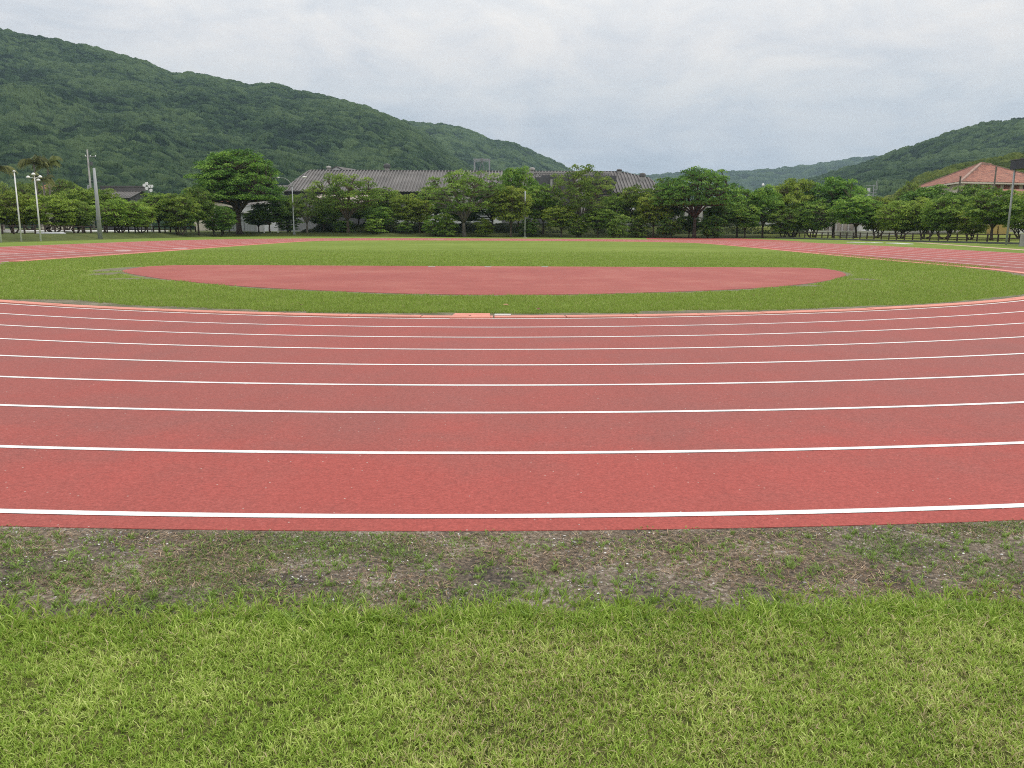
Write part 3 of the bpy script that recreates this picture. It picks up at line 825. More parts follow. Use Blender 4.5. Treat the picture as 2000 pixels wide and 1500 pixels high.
# ------------------------------------------------------------------ trees
def quad_leaves(rng, C, Nn, size, aspect=0.62):
    """leaf cards centred at C with normals Nn"""
    n = len(C)
    r = rng.normal(size=(n, 3)); u = np.cross(Nn, r); u /= np.linalg.norm(u, axis=1, keepdims=True) + 1e-9
    w = np.cross(Nn, u); w /= np.linalg.norm(w, axis=1, keepdims=True) + 1e-9
    s = (size * rng.uniform(0.7, 1.3, n))[:, None] / 2
    v = np.stack([C - u * s, C + w * s * aspect, C + u * s, C - w * s * aspect], 1).reshape(-1, 3)
    return v, (np.arange(n)[:, None] * 4 + np.arange(4)[None])


def bez(a, b, c, n):
    t = np.linspace(0, 1, n)[:, None]
    return (1 - t) ** 2 * a + 2 * t * (1 - t) * b + t * t * c


def tree_meshes(name, seed, Ht, R, base, pads, pr, leaves, leaf, flat=0.45, stems=1, tr=0.28, lo=-0.35, inner=0.25, limbs=7, spread=0.0, power=2.7):
    """crown of layered leaf pads carried by a real branch skeleton; returns (crown mesh, trunk mesh)"""
    rng = np.random.default_rng(seed); rr = random.Random(seed)
    zc = Ht * base + (Ht * (1 - base)) * (0.42 if lo < -0.2 else 0.12)
    upr = Ht - zc - pr * flat * 0.6; dn = zc - Ht * base
    cen = []
    tries = 0
    while len(cen) < pads and tries < 6000:
        tries += 1
        z = rng.uniform(lo, 1) ** 1 if lo < 0 else rng.uniform(lo, 1)
        a = rng.uniform(0, 2 * np.pi); rad = np.sqrt(max(0.0, 1 - abs(z) ** power)) if z > 0 else np.sqrt(max(0, 1 - (z / min(lo, -0.3) * 0.7) ** 2)) * (1 + 0.18 * z)
        k = rng.uniform(0.72, 1.0) if rng.uniform() > inner else rng.uniform(0.25, 0.75)
        wob = 1 + 0.18 * math.sin(2 * a + seed) + 0.1 * math.sin(5 * a + 2 * seed)
        p = np.array([math.cos(a) * rad * k * (R - pr * 0.6) * wob, math.sin(a) * rad * k * (R - pr * 0.6) * wob, zc + (z * upr * k * rng.uniform(0.9, 1.05) if z > 0 else z * dn)])
        p[2] = min(p[2], Ht - pr * flat)
        if all(np.linalg.norm((p - q) * np.array([1, 1, 1.7])) > pr * 0.72 for q in cen): cen.append(p)
    cen = np.array(cen)
    V, Fc, T, off = [], [], [], 0
    for p in cen:
        rp = pr * rng.uniform(0.65, 1.25); nl = int(leaves * (rp / pr) ** 2)
        q = np.sqrt(rng.uniform(0, 1, nl)); a = rng.uniform(0, 2 * np.pi, nl)
        edge = 1 + 0.25 * np.sin(3 * a + rng.uniform(0, 6)) + 0.15 * np.sin(7 * a + rng.uniform(0, 6))
        h = np.sqrt(np.clip(1 - q * q, 0, 1)) * flat * rp * (1 - 0.75 * rng.uniform(0, 1, nl) ** 2.2) - 0.18 * rp * q
        C = np.c_[p[0] + rp * q * np.cos(a) * edge, p[1] + rp * q * np.sin(a) * edge, p[2] + h] + rng.normal(0, 0.05 * rp, (nl, 3))
        Nn = np.c_[q * np.cos(a) * 0.7, q * np.sin(a) * 0.7, np.full(nl, 0.8)] + rng.normal(0, 0.62, (nl, 3))
        v, f = quad_leaves(rng, C, Nn, leaf)
        pt_ = rng.uniform(0.2, 0.75)
        t = np.clip(pt_ + rng.normal(0, 0.17, nl), 0, 1)
        V.append(v); Fc.append(f + off); off += len(v); T.append(np.repeat(t, 4))
    crown = np_mesh(name + '_crown', np.concatenate(V), np.concatenate(Fc), dict(tint=np.concatenate(T)))
    mb = MB()
    prim = []
    for s in range(stems):
        a0 = 2 * math.pi * s / stems + rr.uniform(-.4, .4); b0 = np.array([math.cos(a0), math.sin(a0), 0]) * (0.12 + spread * 0.3) * (stems > 1)
        fork = np.array([b0[0] * (1 + 3 * spread) + rr.uniform(-.15, .15) + math.cos(a0) * spread * R * 0.2, b0[1] * (1 + 3 * spread) + rr.uniform(-.15, .15), Ht * base * (0.72 if stems == 1 else 0.5)])
        trs = tr / math.sqrt(stems)
        pts = bez(b0, (b0 + fork) / 2 + np.array([rr.uniform(-.12, .12), rr.uniform(-.12, .12), 0]), fork, 6)
        rads = [trs * (1.55 if i == 0 else 1.12 - 0.07 * i) for i in range(6)]
        mb.tube(pts, rads, 9)
        nl_ = max(2, limbs // stems)
        for i in range(nl_):
            a = 2 * math.pi * (i + rr.uniform(-.3, .3)) / nl_ + a0
            d = cen - fork; ang = np.arctan2(d[:, 1], d[:, 0]); dif = np.abs((ang - a + np.pi) % (2 * np.pi) - np.pi)
            tgt = cen[int(np.argmin(dif * 2.0 - 0.12 * np.linalg.norm(d, axis=1) + rng.uniform(0, 0.6, len(cen))))]
            mid = fork * 0.45 + tgt * 0.55; mid = np.array([mid[0] * 0.8, mid[1] * 0.8, mid[2] + 0.06 * Ht])
            pl = bez(fork, mid, tgt - np.array([0, 0, 0.1]), 8)
            mb.tube(pl, [trs * (0.62 * (1 - 0.1 * j)) for j in range(8)], 7)
            prim.append(pl)
    allp = np.concatenate([p[1:7] for p in prim])
    for p in cen:
        d = np.linalg.norm(allp - p, axis=1) + 0.8 * np.clip(allp[:, 2] - p[2] + 0.3, 0, 9) * 2
        q = allp[int(np.argmin(d))]
        mid = (p + q) / 2 + np.array([rr.uniform(-.25, .25), rr.uniform(-.25, .25), 0.1])
        mb.tube(bez(q, mid, p, 5), [tr * 0.24, tr * 0.2, tr * 0.16, tr * 0.12, tr * 0.07], 5, cap=False)
        for _ in range(2):
            e_ = p + np.array([rr.uniform(-1, 1), rr.uniform(-1, 1), rr.uniform(0.05, .35)]) * pr * 0.75
            mb.tube([mid, (mid + e_) / 2 + np.array([0, 0, .05]), e_], [tr * 0.1, tr * 0.08, tr * 0.04], 4, cap=False)
    me = bpy.data.meshes.new(name + '_trunk'); me.from_pydata(mb.v, [], mb.f); me.update()
    me.polygons.foreach_set('use_smooth', [True] * len(me.polygons))
    return crown, me


PROTO = {}
def proto(key, n, **k):
    for i in range(n):
        c, t = tree_meshes(key, hash_(key) + i * 17, **k)
        PROTO[(key, i)] = (c, t, k['Ht'], k['R'])
def hash_(s): return sum(ord(c) * (i + 3) for i, c in enumerate(s)) % 9973


proto('hero', 1, Ht=15.5, R=8.1, base=0.32, pads=520, pr=0.98, leaves=115, leaf=0.28, flat=0.55, tr=0.42, lo=-0.19, inner=0.3, limbs=12, power=1.9)
proto('umbrella', 1, Ht=12.5, R=8.0, base=0.40, pads=280, pr=1.0, leaves=105, leaf=0.27, flat=0.42, tr=0.34, lo=-0.19, inner=0.22, limbs=12, power=2.1)
proto('open', 3, Ht=11.0, R=6.0, base=0.28, pads=170, pr=0.85, leaves=75, leaf=0.26, flat=0.55, tr=0.3, lo=-0.7, inner=0.3, limbs=9)
proto('layered', 4, Ht=8.0, R=3.8, base=0.32, pads=150, pr=0.8, leaves=95, leaf=0.26, flat=0.5, tr=0.18, lo=-1, inner=0.25, limbs=7)
proto('round', 4, Ht=6.6, R=4.0, base=0.20, pads=170, pr=0.75, leaves=90, leaf=0.23, flat=0.5, stems=3, tr=0.24, lo=-1, inner=0.3, limbs=9, spread=0.5)
proto('shrub', 2, Ht=3.0, R=1.8, base=0.08, pads=45, pr=0.5, leaves=70, leaf=0.2, flat=0.5, stems=2, tr=0.09, lo=-1, inner=0.4, limbs=5, spread=0.3)

TN = [0]
def tree(kind, var, x, by, ty, w, mat, bark, label, group=None, Y=None, h=None, name='tree', cat='tree', rot=None):
    """x, by, ty, w: trunk column, foot row, top row and crown width read off the photo; the tree stands on the terrain there"""
    if Y is None:
        # walk the line of sight until it meets the terrain
        Y = None
        for q in np.arange(60, 240, 0.5):
            X_, h_ = up(x, by, q)
            if terr(X_, q) >= h_: Y = q; break
        if Y is None: Y = 150
    X, hh = up(x, by, Y); hh = float(terr(X, Y))
    _, top = up(x, ty, Y); wd = abs(up(x + w / 2, ty, Y)[0] - up(x - w / 2, ty, Y)[0])
    c, t, H0, R0_ = PROTO[(kind, var)]
    TN[0] += 1
    e = empty(name, (X, Y, hh - 0.05), TN[0] * 2.399 if rot is None else rot)
    sx = wd / 2 / (R0_ * 1.02); sz = (top - hh) / H0
    e.scale = (sx, sx, sz)
    tag(e, label, cat, group)
    new_obj('trunk', t, M[bark] if not t.materials else None, e)
    o = new_obj('crown', c, None, e)
    if not c.materials: c.materials.append(M[mat])
    o.material_slots[0].link = 'OBJECT'; o.material_slots[0].material = M[mat]
    return e


GL, GC, GR = 'round trees behind the left fence', 'trees on the bank before the long grey building', 'trees behind the right fence'
# left row behind the fence
for (k, v, x, by, ty, w, m, lb, Y) in [
    ('round', 0, -40, 459, 370, 120, 'leaf_light', 'light green round tree cut by the left edge of the photo', 98),
    ('round', 1, 28, 458, 368, 104, 'leaf_light', 'light green tree around the leftmost tall flagpole', 101),
    ('round', 2, 104, 457, 377, 118, 'leaf_light', 'light green tree with a forked leaning trunk right of the globe lamp pole', 103),
    ('layered', 0, 165, 456, 360, 80, 'leaf_mid', 'taller layered tree just left of the thick grey pole', 112),
    ('round', 3, 150, 457, 388, 76, 'leaf_olive', 'low yellowish tree beneath the taller layered tree left of the thick pole', 106),
    ('layered', 1, 205, 456, 366, 86, 'leaf_mid', 'layered tree whose crown reaches up to the dark temple-like roof, right of the thick pole', 118),
    ('round', 1, 236, 457, 384, 104, 'leaf_light', 'bright rounded tree standing before the dark temple-like roof', 110),
    ('round', 0, 275, 456, 392, 72, 'leaf_light', 'small light green tree below the cluster of white loudspeakers', 114),
    ('layered', 2, 312, 455, 374, 84, 'leaf_mid', 'flat topped green tree right of the white loudspeakers', 122),
    ('round', 2, 352, 455, 374, 92, 'leaf_mid', 'full green tree midway between the loudspeakers and the biggest tree', 121),
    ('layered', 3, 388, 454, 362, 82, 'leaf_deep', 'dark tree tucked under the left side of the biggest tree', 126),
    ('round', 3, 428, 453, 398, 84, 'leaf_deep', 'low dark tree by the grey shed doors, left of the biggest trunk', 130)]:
    tree(k, v, x, by, ty, w, m, 'bark', lb, GL, Y)
# heroes
tree('hero', 0, 468, 454, 283, 208, 'leaf_deep', 'bark_red', 'biggest tree of all with a broad dense domed crown and stout trunk', Y=139, rot=0.6)
tree('umbrella', 0, 1356, 459, 322, 178, 'leaf_deep', 'bark_red', 'wide umbrella shaped tree with a reddish trunk and bare spreading limbs under its crown', Y=142, rot=2.0)
tree('open', 0, 680, 455, 333, 138, 'leaf_mid', 'bark', 'open crowned tree with many bare pale branches before the left end of the ribbed roof', Y=144, rot=1.1)
tree('open', 1, 907, 459, 326, 162, 'leaf_olive', 'bark_grey', 'tree with a thick twisted forking trunk below the steel frame tower', Y=142, rot=0.3)
tree('open', 2, 1132, 458, 314, 126, 'leaf_olive', 'bark_grey', 'tall thin crowned tree with sky showing through its top, right of the centre pole', Y=144, rot=2.7)
CT = [
    ('layered', 0, 527, 451, 392, 74, 'leaf_deep', 'small dark tree between the biggest tree and the double armed lamp', 143),
    ('layered', 1, 562, 452, 378, 70, 'leaf_deep', 'small dark layered tree directly behind the double armed lamp', 146),
    ('open', 2, 600, 456, 366, 74, 'leaf_olive', 'slender young tree just right of the double armed lamp', 142),
    ('layered', 2, 632, 450, 402, 72, 'leaf_mid', 'low leafy tree at the left foot of the open crowned pale branched tree', 146),
    ('layered', 3, 745, 450, 402, 66, 'leaf_mid', 'low leafy tree at the right foot of the open crowned pale branched tree', 146),
    ('layered', 0, 752, 447, 362, 64, 'leaf_mid', 'slim tree poking up in front of the roof eave under the dark roof vent', 151),
    ('layered', 1, 795, 449, 376, 66, 'leaf_light', 'bright yellow green slim tree in the gap before the white wall', 147),
    ('layered', 2, 820, 449, 386, 60, 'leaf_light', 'bright green tree with a black trunk in front of the white wall', 146),
    ('layered', 3, 850, 447, 360, 78, 'leaf_mid', 'mid green tree on the left flank of the thick twisted trunk tree', 151),
    ('shrub', 0, 735, 457, 424, 48, 'leaf_light', 'light green shrub low on the bank right of the open crowned pale branched tree', 143),
    ('shrub', 1, 848, 458, 418, 44, 'leaf_mid', 'rounded shrub low on the bank before the white wall', 142),
    ('shrub', 0, 872, 460, 412, 52, 'leaf_mid', 'taller shrub standing against the left of the thick twisted trunk', 141),
    ('shrub', 1, 946, 456, 424, 50, 'leaf_light', 'light green low shrub just right of the thick twisted trunk', 142),
    ('layered', 0, 962, 452, 352, 84, 'leaf_deep', 'dark tree right under the steel frame tower', 149),
    ('layered', 1, 1012, 450, 322, 76, 'leaf_mid', 'narrow tall pointed tree left of the centre pole, reaching above the roof', 152),
    ('layered', 2, 998, 459, 360, 86, 'leaf_light', 'light green layered tree immediately left of the centre pole', 141),
    ('layered', 3, 1060, 450, 358, 92, 'leaf_mid', 'bright green layered tree just right of the centre pole', 147),
    ('layered', 0, 1096, 456, 398, 74, 'leaf_light', 'low light green tree at the left of the tall thin crowned tree', 143),
    ('layered', 1, 1168, 455, 404, 70, 'leaf_mid', 'low green tree at the right of the tall thin crowned tree', 143),
    ('layered', 2, 1192, 450, 380, 78, 'leaf_mid', 'mid green tree before the left part of the sloping roof end', 149),
    ('shrub', 0, 1205, 457, 414, 62, 'leaf_olive', 'pale flecked shrub beside the white marker post on the bank', 142),
    ('layered', 3, 1240, 449, 360, 78, 'leaf_mid', 'mid green tree hiding the right eave of the sloping roof end', 149),
    ('layered', 0, 1275, 451, 374, 66, 'leaf_light', 'light green slim tree left of the umbrella shaped tree', 145),
    ('layered', 1, 1300, 447, 346, 84, 'leaf_deep', 'dark tree overlapping the left rim of the umbrella shaped tree', 151),
    ('shrub', 1, 1304, 455, 412, 60, 'leaf_deep', 'dark shrub below the left rim of the umbrella shaped tree', 143),
    ('shrub', 0, 1390, 456, 416, 62, 'leaf_deep', 'dark shrub right of the reddish trunk', 143),
    ('layered', 2, 1402, 450, 392, 72, 'leaf_deep', 'low dark tree below the right rim of the umbrella shaped tree', 146),
    ('layered', 3, 1440, 449, 364, 82, 'leaf_mid', 'mid green tree touching the right rim of the umbrella shaped tree', 149),
    ('layered', 0, 1456, 451, 396, 70, 'leaf_mid', 'low flat tree second right of the umbrella shaped tree', 145),
    ('layered', 1, 1490, 449, 360, 82, 'leaf_mid', 'tree in front of the small white dome', 147),
    ('round', 0, 1548, 448, 343, 108, 'leaf_light', 'tall bright tree with yellow tipped leaves, left of the pair before the right hill', 150),
    ('round', 1, 1530, 449, 402, 74, 'leaf_mid', 'low green tree under the tall yellow tipped tree', 145),
    ('round', 3, 1588, 452, 388, 94, 'leaf_mid', 'round tree at the right end of the dark bank with a spreading forked trunk', 144),
    ('layered', 2, 1628, 455, 342, 112, 'leaf_deep', 'tall dark tree by the stained concrete wall, right of the pair before the right hill', 147),
    ('layered', 3, 1345, 452, 420, 60, 'leaf_deep', 'little dark tree in front of the white columns of the building, by the reddish trunk', 146),
    ('shrub', 1, 1126, 457, 420, 54, 'leaf_mid', 'mid green shrub at the foot of the tall thin crowned tree', 142),
    ('shrub', 0, 1032, 458, 424, 50, 'leaf_deep', 'dark low shrub right beside the centre pole', 144),
    ('shrub', 1, 790, 456, 430, 40, 'leaf_deep', 'small dark shrub on the bank before the white wall', 144),
    ('shrub', 0, 672, 456, 428, 50, 'leaf_deep', 'small dark shrub left of the open crowned pale branched tree trunk', 145),
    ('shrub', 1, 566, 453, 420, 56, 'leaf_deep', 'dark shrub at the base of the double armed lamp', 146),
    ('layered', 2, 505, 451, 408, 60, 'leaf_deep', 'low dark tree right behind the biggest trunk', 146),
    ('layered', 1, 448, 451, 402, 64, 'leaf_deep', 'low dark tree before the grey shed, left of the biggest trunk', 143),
    ('layered', 3, 700, 450, 396, 70, 'leaf_mid', 'tree filling the space directly behind the open crowned pale branched tree', 150),
    ('layered', 1, 655, 449, 380, 66, 'leaf_mid', 'tree between the slender young tree and the pale branched tree', 151),
    ('layered', 0, 905, 449, 392, 78, 'leaf_deep', 'dark tree directly behind the thick twisted trunk', 150),
    ('shrub', 0, 1246, 455, 418, 52, 'leaf_mid', 'green shrub left of the umbrella shaped tree, under the light slim tree', 145)]
for (k, v, x, by, ty, w, m, lb, Y) in CT:
    tree(k, v, x, by, ty, w, m, 'bark', lb, GC if k != 'shrub' else 'shrubs on the bank', Y, name='tree' if k != 'shrub' else 'shrub', cat='tree' if k != 'shrub' else 'shrub')
for (k, v, x, by, ty, w, m, lb, Y) in [
    ('layered', 0, 1672, 456, 376, 104, 'leaf_mid', 'bright layered tree with a bent trunk at the left end of the right fence', 138),
    ('round', 1, 1712, 456, 380, 92, 'leaf_light', 'light green tree below the small utility mast', 140),
    ('round', 2, 1758, 458, 388, 104, 'leaf_light', 'yellow green spreading tree second right of the utility mast', 130),
    ('round', 3, 1806, 459, 382, 110, 'leaf_light', 'wide light tree before the left eave of the red tiled roof', 128),
    ('layered', 1, 1812, 452, 360, 116, 'leaf_deep', 'darker flat topped tree behind the row, touching the red roof left eave', 150),
    ('round', 0, 1846, 460, 376, 116, 'leaf_mid', 'tree with pale bare branches under the front corner of the red tiled roof', 122),
    ('layered', 2, 1890, 452, 358, 110, 'leaf_deep', 'dark flat topped tree hiding the wall under the red tiled roof', 145),
    ('round', 1, 1896, 461, 400, 84, 'leaf_light', 'low light green tree left of the thick forked trunk near the grey post', 118),
    ('layered', 3, 1937, 463, 366, 128, 'leaf_mid', 'large tree with a thick grey forked trunk just left of the grey post', 112),
    ('round', 2, 1992, 462, 370, 92, 'leaf_light', 'light green tree cut by the right edge of the photo behind the grey post', 118),
    ('round', 3, 2060, 462, 372, 120, 'leaf_mid', 'green tree beyond the right edge of the photo', 116)]:
    tree(k, v, x, by, ty, w, m, 'bark_grey' if v in (0, 3) else 'bark', lb, GR, Y)
for i, (k, v, x, ty, w, m, lb, Y) in enumerate([
    ('round', 0, 60, 352, 90, 'leaf_olive', 'brownish distant tree behind the palms', 175), ('round', 1, 130, 345, 76, 'leaf_olive', 'brownish distant tree between the palms and the utility pole', 180),
    ('round', 2, -30, 340, 120, 'leaf_olive', 'brown green distant tree at the left edge above the near trees', 170),
    ('round', 3, 1770, 352, 60, 'leaf_olive', 'dull brown distant tree left of the red tiled roof', 185), ('round', 0, 2040, 372, 100, 'leaf_olive', 'distant olive tree past the right edge', 160)]):
    tree(k, v, x, 441, ty, w, m, 'bark', lb, 'distant trees', Y)


# palms
def palm_meshes(seed, Ht):
    rng = np.random.default_rng(seed); V, Fc, T, off = [], [], [], 0
    for i in range(18):
        a = 2 * np.pi * i / 18 + rng.uniform(-.2, .2); L_ = rng.uniform(2.6, 3.6); up_ = rng.uniform(0.6, 2.2)
        n = 26; s = np.linspace(0.05, 1, n)
        x = L_ * s * (1 - 0.18 * s); z = up_ * L_ * s * 0.55 - L_ * 0.85 * s ** 2.6
        P = np.c_[np.cos(a) * x, np.sin(a) * x, Ht + z]; side = np.array([-np.sin(a), np.cos(a), 0])
        for sg in (-1, 1):
            ll = 0.75 * np.sin(np.pi * np.clip(s * 0.9 + 0.08, 0, 1)) + 0.1
            tip = P + side * sg * ll[:, None] * 0.75 + np.c_[np.zeros(n), np.zeros(n), -ll * 0.75]
            w = np.array([np.cos(a), np.sin(a), 0]) * 0.09
            v = np.stack([P - w, P + w, tip + w * 0.5, tip - w * 0.5], 1).reshape(-1, 3)
            V.append(v); Fc.append(np.arange(n)[:, None] * 4 + np.arange(4)[None] + off); off += len(v); T.append(np.full(len(v), rng.uniform(0.1, 0.9)))
    c = np_mesh('palm_fronds', np.concatenate(V), np.concatenate(Fc), dict(tint=np.concatenate(T)))
    mb = MB(); mb.tube([(0, 0, 0), (0.1, 0, Ht * 0.4), (0.05, 0, Ht * 0.8), (0, 0, Ht)], [0.24, 0.18, 0.16, 0.12], 10)
    me = bpy.data.meshes.new('palm_trunk'); me.from_pydata(mb.v, [], mb.f); me.update()
    return c, me


PM = [palm_meshes(5, 11.0), palm_meshes(6, 10.0)]
for i, (x, ty, Y, sc, lb) in enumerate([(66, 318, 150, 1.0, 'palm rising directly behind the globe lamp pole'), (92, 322, 154, 1.0, 'palm with a pale crownshaft right of the globe lamp pole'),
                                      (-6, 330, 142, 1.05, 'palm cut by the left edge of the photo'), (84, 352, 146, 0.8, 'shorter palm below the two tall palms')]):
    X, top = up(x, ty, Y); c, t = PM[i % 2]; hh = float(terr(X, Y)); H0 = 11.0 if i % 2 == 0 else 10.0
    e = empty('palm_tree', (X, Y, hh), i * 1.7); k = (top - hh) / H0; e.scale = (sc, sc, k)
    tag(e, lb, 'palm tree', 'palms on the left'); new_obj('trunk', t, M['bark_grey'] if not t.materials else None, e); new_obj('fronds', c, M['palm'] if not c.materials else None, e)


# ------------------------------------------------------------------ fences
def fence(P, name, label, post_h, rails, spacing, group=None):
    """P: list of (X, Y) along the fence"""
    e = empty(name, (P[0][0], P[0][1], float(terr(*P[0])))); tag(e, label, 'fence', group)
    P = np.array(P); sl = np.r_[0, np.cumsum(np.hypot(*np.diff(P, axis=0).T))]
    ns = int(sl[-1] / spacing); S = np.linspace(0, sl[-1], ns + 1)
    px_ = np.interp(S, sl, P[:, 0]); py_ = np.interp(S, sl, P[:, 1]); pz = terr(px_, py_)
    ex, ey, ez = e.location
    mb = MB(); mb.lathe((0, 0, 0), [(0.095, -0.2), (0.095, post_h - 0.05), (0.07, post_h)], 8); pm = None
    for i in range(ns + 1):
        if pm is None: o = mb.build('post', M['wood_dark'], e); pm = o.data
        else: o = new_obj('post', pm, None, e)
        o.location = (px_[i] - ex, py_[i] - ey, pz[i] - ez); o.rotation_euler = (random.Random(i).uniform(-.03, .03), random.Random(i + 99).uniform(-.03, .03), i)
    for z in rails:
        mb = MB()
        for i in range(ns): mb.bar((px_[i] - ex, py_[i] - ey, pz[i] - ez + z), (px_[i + 1] - ex, py_[i + 1] - ey, pz[i + 1] - ez + z), 0.1, 0.1)
        mb.build('rail', M['wood_dark'], e)


fence([(-55.5, 62), (-54.2, 88), (-52.2, 110), (-51, 134)], 'post_and_rail_fence', 'long dark wooden post and rail fence at the left under the round trees', 0.95, (0.42, 0.86), 1.75)
RB = lambda Y: 44 + (142 - Y) * 12 / 54
fence([(RB(141) + 3.4, 141), (RB(120) + 3.4, 120), (RB(88.5) + 3.4, 88.5)], 'post_and_rail_fence', 'dark wooden post and rail fence at the right in front of the sloping lawn', 0.95, (0.42, 0.84), 1.62)
mb = MB()
ys_ = np.linspace(143.5, 84, 40)
for a, b in zip(ys_[:-1], ys_[1:]):
    mb.bar((RB(a) + 1.7, a, 0.1), (RB(b) + 1.7, b, 0.1), 0.18, 0.24)
o = mb.build('kerb', M['wall_dark']); tag(o, kind='structure')
# pale road and yard beyond the left fence, path beyond the right bank
for nm, P, z in [('road', [(-110, 60), (-64, 60), (-62, 150), (-110, 150)], 0.85), ('path', [(60, 150), (95, 150), (95, 175), (60, 175)], 1.35)]:
    mb = MB(); mb.add([(x, y, z) for x, y in P] + [(x, y, -0.5) for x, y in P], [(0, 1, 2, 3), (0, 4, 5, 1), (1, 5, 6, 2), (2, 6, 7, 3), (3, 7, 4, 0)])
    o = mb.build(nm, M['sheet_white'] if nm == 'road' else M['concrete_pale']); tag(o, kind='structure')
X0, Y0 = at(104, 452, 0.9)
mb = MB(); mb.box(-1.4, 1.4, -0.6, 0.6, 0, 0.25); mb.box(-1.3, 1.3, -0.5, 0.5, 0.25, 0.32)
o = mb.build('concrete_plinth', M['wall_white']); o.location = (-53.0, 95.5, 0.5); tag(o, 'low pale concrete slab on the grass behind the left fence', 'slab')
# long jump runway and take-off boards on the right verge
x0, y0 = at(1795, 474); x1, y1 = at(2000, 488.5); d = Vector((x1 - x0, y1 - y0)); d.normalize(); nrm = Vector((-d.y, d.x)) * 0.55
x2, y2 = x1 + d.x * 30, y1 + d.y * 30
mb = MB(); mb.add([(x0 - nrm.x, y0 - nrm.y, .012), (x2 - nrm.x, y2 - nrm.y, .012), (x2 + nrm.x, y2 + nrm.y, .012), (x0 + nrm.x, y0 + nrm.y, .012)], [(0, 1, 2, 3)])
o = mb.build('runway', simple('runway_sand', (0.48, 0.33, 0.24), 0.9, 0.2, 1.0)); tag(o, kind='structure')
for (qa, qb, lb) in [((1662, 473.9), (1690, 474.6), 'left white pit cover lying flat on the right verge'), ((1697, 474.5), (1716, 475.0), 'middle short white pit cover lying flat on the right verge'), ((1741, 475.6), (1772, 477.2), 'right white pit cover at the start of the pale runway')]:
    a, b = at(*qa), at(*qb)
    mb = MB(); mb.bar((a[0], a[1], 0.04), (b[0], b[1], 0.04), 1.3, 0.08); o = mb.build('pit_cover', M['sheet_white']); tag(o, lb, 'pit cover', 'white pit covers on the right verge')
for i, x in enumerate((843, 953, 1064)):
    X, Y = at(x, 521.9); mb = MB(); mb.box(-0.13, 0.13, -0.07, 0.07, 0.0, 0.02); o = mb.build('landing_marker', M['concrete_pale']); o.location = (X, Y, 0.01)
    tag(o, ['leftmost', 'middle', 'rightmost'][i] + ' of three small white plates along the far edge of the red half-moon area', 'marker plate', 'white plates on the red area')


# ------------------------------------------------------------------ poles and lamps
def ground_of(x, by, Y=None):
    for q in np.arange(60, 240, 0.25):
        X_, h_ = up(x, by, q)
        if terr(X_, q) >= h_: return X_, q, float(terr(X_, q))
    return (*up(x, by, 140)[:1], 140, 0.6)


# leftmost flag poles
for (bx, by, tx, ty, lb) in [(42, 472, 29, 336, 'slim white flagpole left of the globe lamp pole'), (2.5, 474, -8, 339, 'slim white flagpole cut by the left edge of the photo')]:
    X, Y, h = ground_of(bx, by); X2, t = up(tx, ty, Y)
    e = empty('flagpole', (X, Y, h)); tag(e, lb, 'flagpole', 'flagpoles on the left')
    mb = MB(); mb.tube([(0, 0, -0.2), (0, 0, t - h)], [0.075, 0.05], 10); mb.build('pole', M['white_paint'], e, True)
    mb = MB(); mb.lathe((0, 0, t - h), [(0.05, 0), (0.12, 0.02), (0.13, 0.1), (0.06, 0.14)], 10); mb.build('cap', M['white_paint'], e)
X, Y, h = ground_of(80, 471.5); X2, t = up(67, 345, Y)
e = empty('globe_lamp', (X, Y, h)); tag(e, 'tall white pole carrying a cluster of four pale lamp heads, third pole from the left', 'street lamp')
mb = MB(); mb.tube([(0, 0, -0.2), (0, 0, t - h)], [0.085, 0.05], 10); mb.build('pole', M['white_paint'], e, True)
for i, (dx, dy, dz) in enumerate([(-0.55, -0.1, -0.05), (0.1, -0.3, 0.22), (0.5, 0.1, 0.0), (0.15, 0.35, -0.3)]):
    mb = MB(); mb.bar((0, 0, t - h - 0.15), (dx * 0.8, dy * 0.8, t - h + dz), 0.05)
    mb.build('bracket', M['white_paint'], e)
    mb = MB(); mb.lathe((dx, dy, t - h + dz), [(0.06, -0.1), (0.16, -0.09), (0.17, 0.02), (0.1, 0.1), (0.03, 0.13)], 12); mb.build('lamp_head', M['globe'], e, True)
# thick grey pole leaning slightly
X, Y, h = ground_of(196, 466.5); X2, t = up(180.5, 328, Y)
e = empty('concrete_pole', (X, Y, h)); tag(e, 'thick plain grey pole standing on the grass in front of the left fence', 'pole')
mb = MB(); mb.tube([(0, 0, -0.2), (0, 0, (t - h) * 0.55), (-0.02, 0, t - h)], [0.26, 0.2, 0.13], 14); mb.build('pole', M['steel'], e, True)
mb = MB(); mb.box(-0.14, 0.14, -0.3, -0.18, 2.1, 2.5); mb.build('junction_box', M['steel_dark'], e)
# utility pole behind
Y = 165; X, t = up(172, 292, Y); h = 0.65; X = up(178, 380, Y)[0]
e = empty('utility_pole', (X, Y, h)); tag(e, 'weathered utility pole with crossarm and transformer rising behind the thick grey pole', 'utility pole')
mb = MB(); mb.tube([(0, 0, 0), (0, 0, t - h)], [0.24, 0.13], 10); mb.build('pole', M['concrete'], e, True)
za = up(178, 306, Y)[1] - h; mb = MB(); mb.bar((-0.5, 0, za), (1.6, 0, za), 0.12); mb.bar((-0.3, 0, za - 4.6), (2.2, 0, za - 4.6), 0.09)
mb.build('crossarm', M['steel_dark'], e)
for dx in (-0.45, 0.5, 1.5):
    mb = MB(); mb.lathe((dx, 0, za + 0.05), [(0.06, 0), (0.1, 0.1), (0.06, 0.25)], 8); mb.build('insulator', M['globe'], e)
mb = MB(); zt = up(178, 320, Y)[1] - h; mb.lathe((0.55, 0, zt - 0.3), [(0.28, 0), (0.3, 0.1), (0.3, 0.6), (0.2, 0.7)], 10); mb.build('transformer', M['wall_dark'], e)
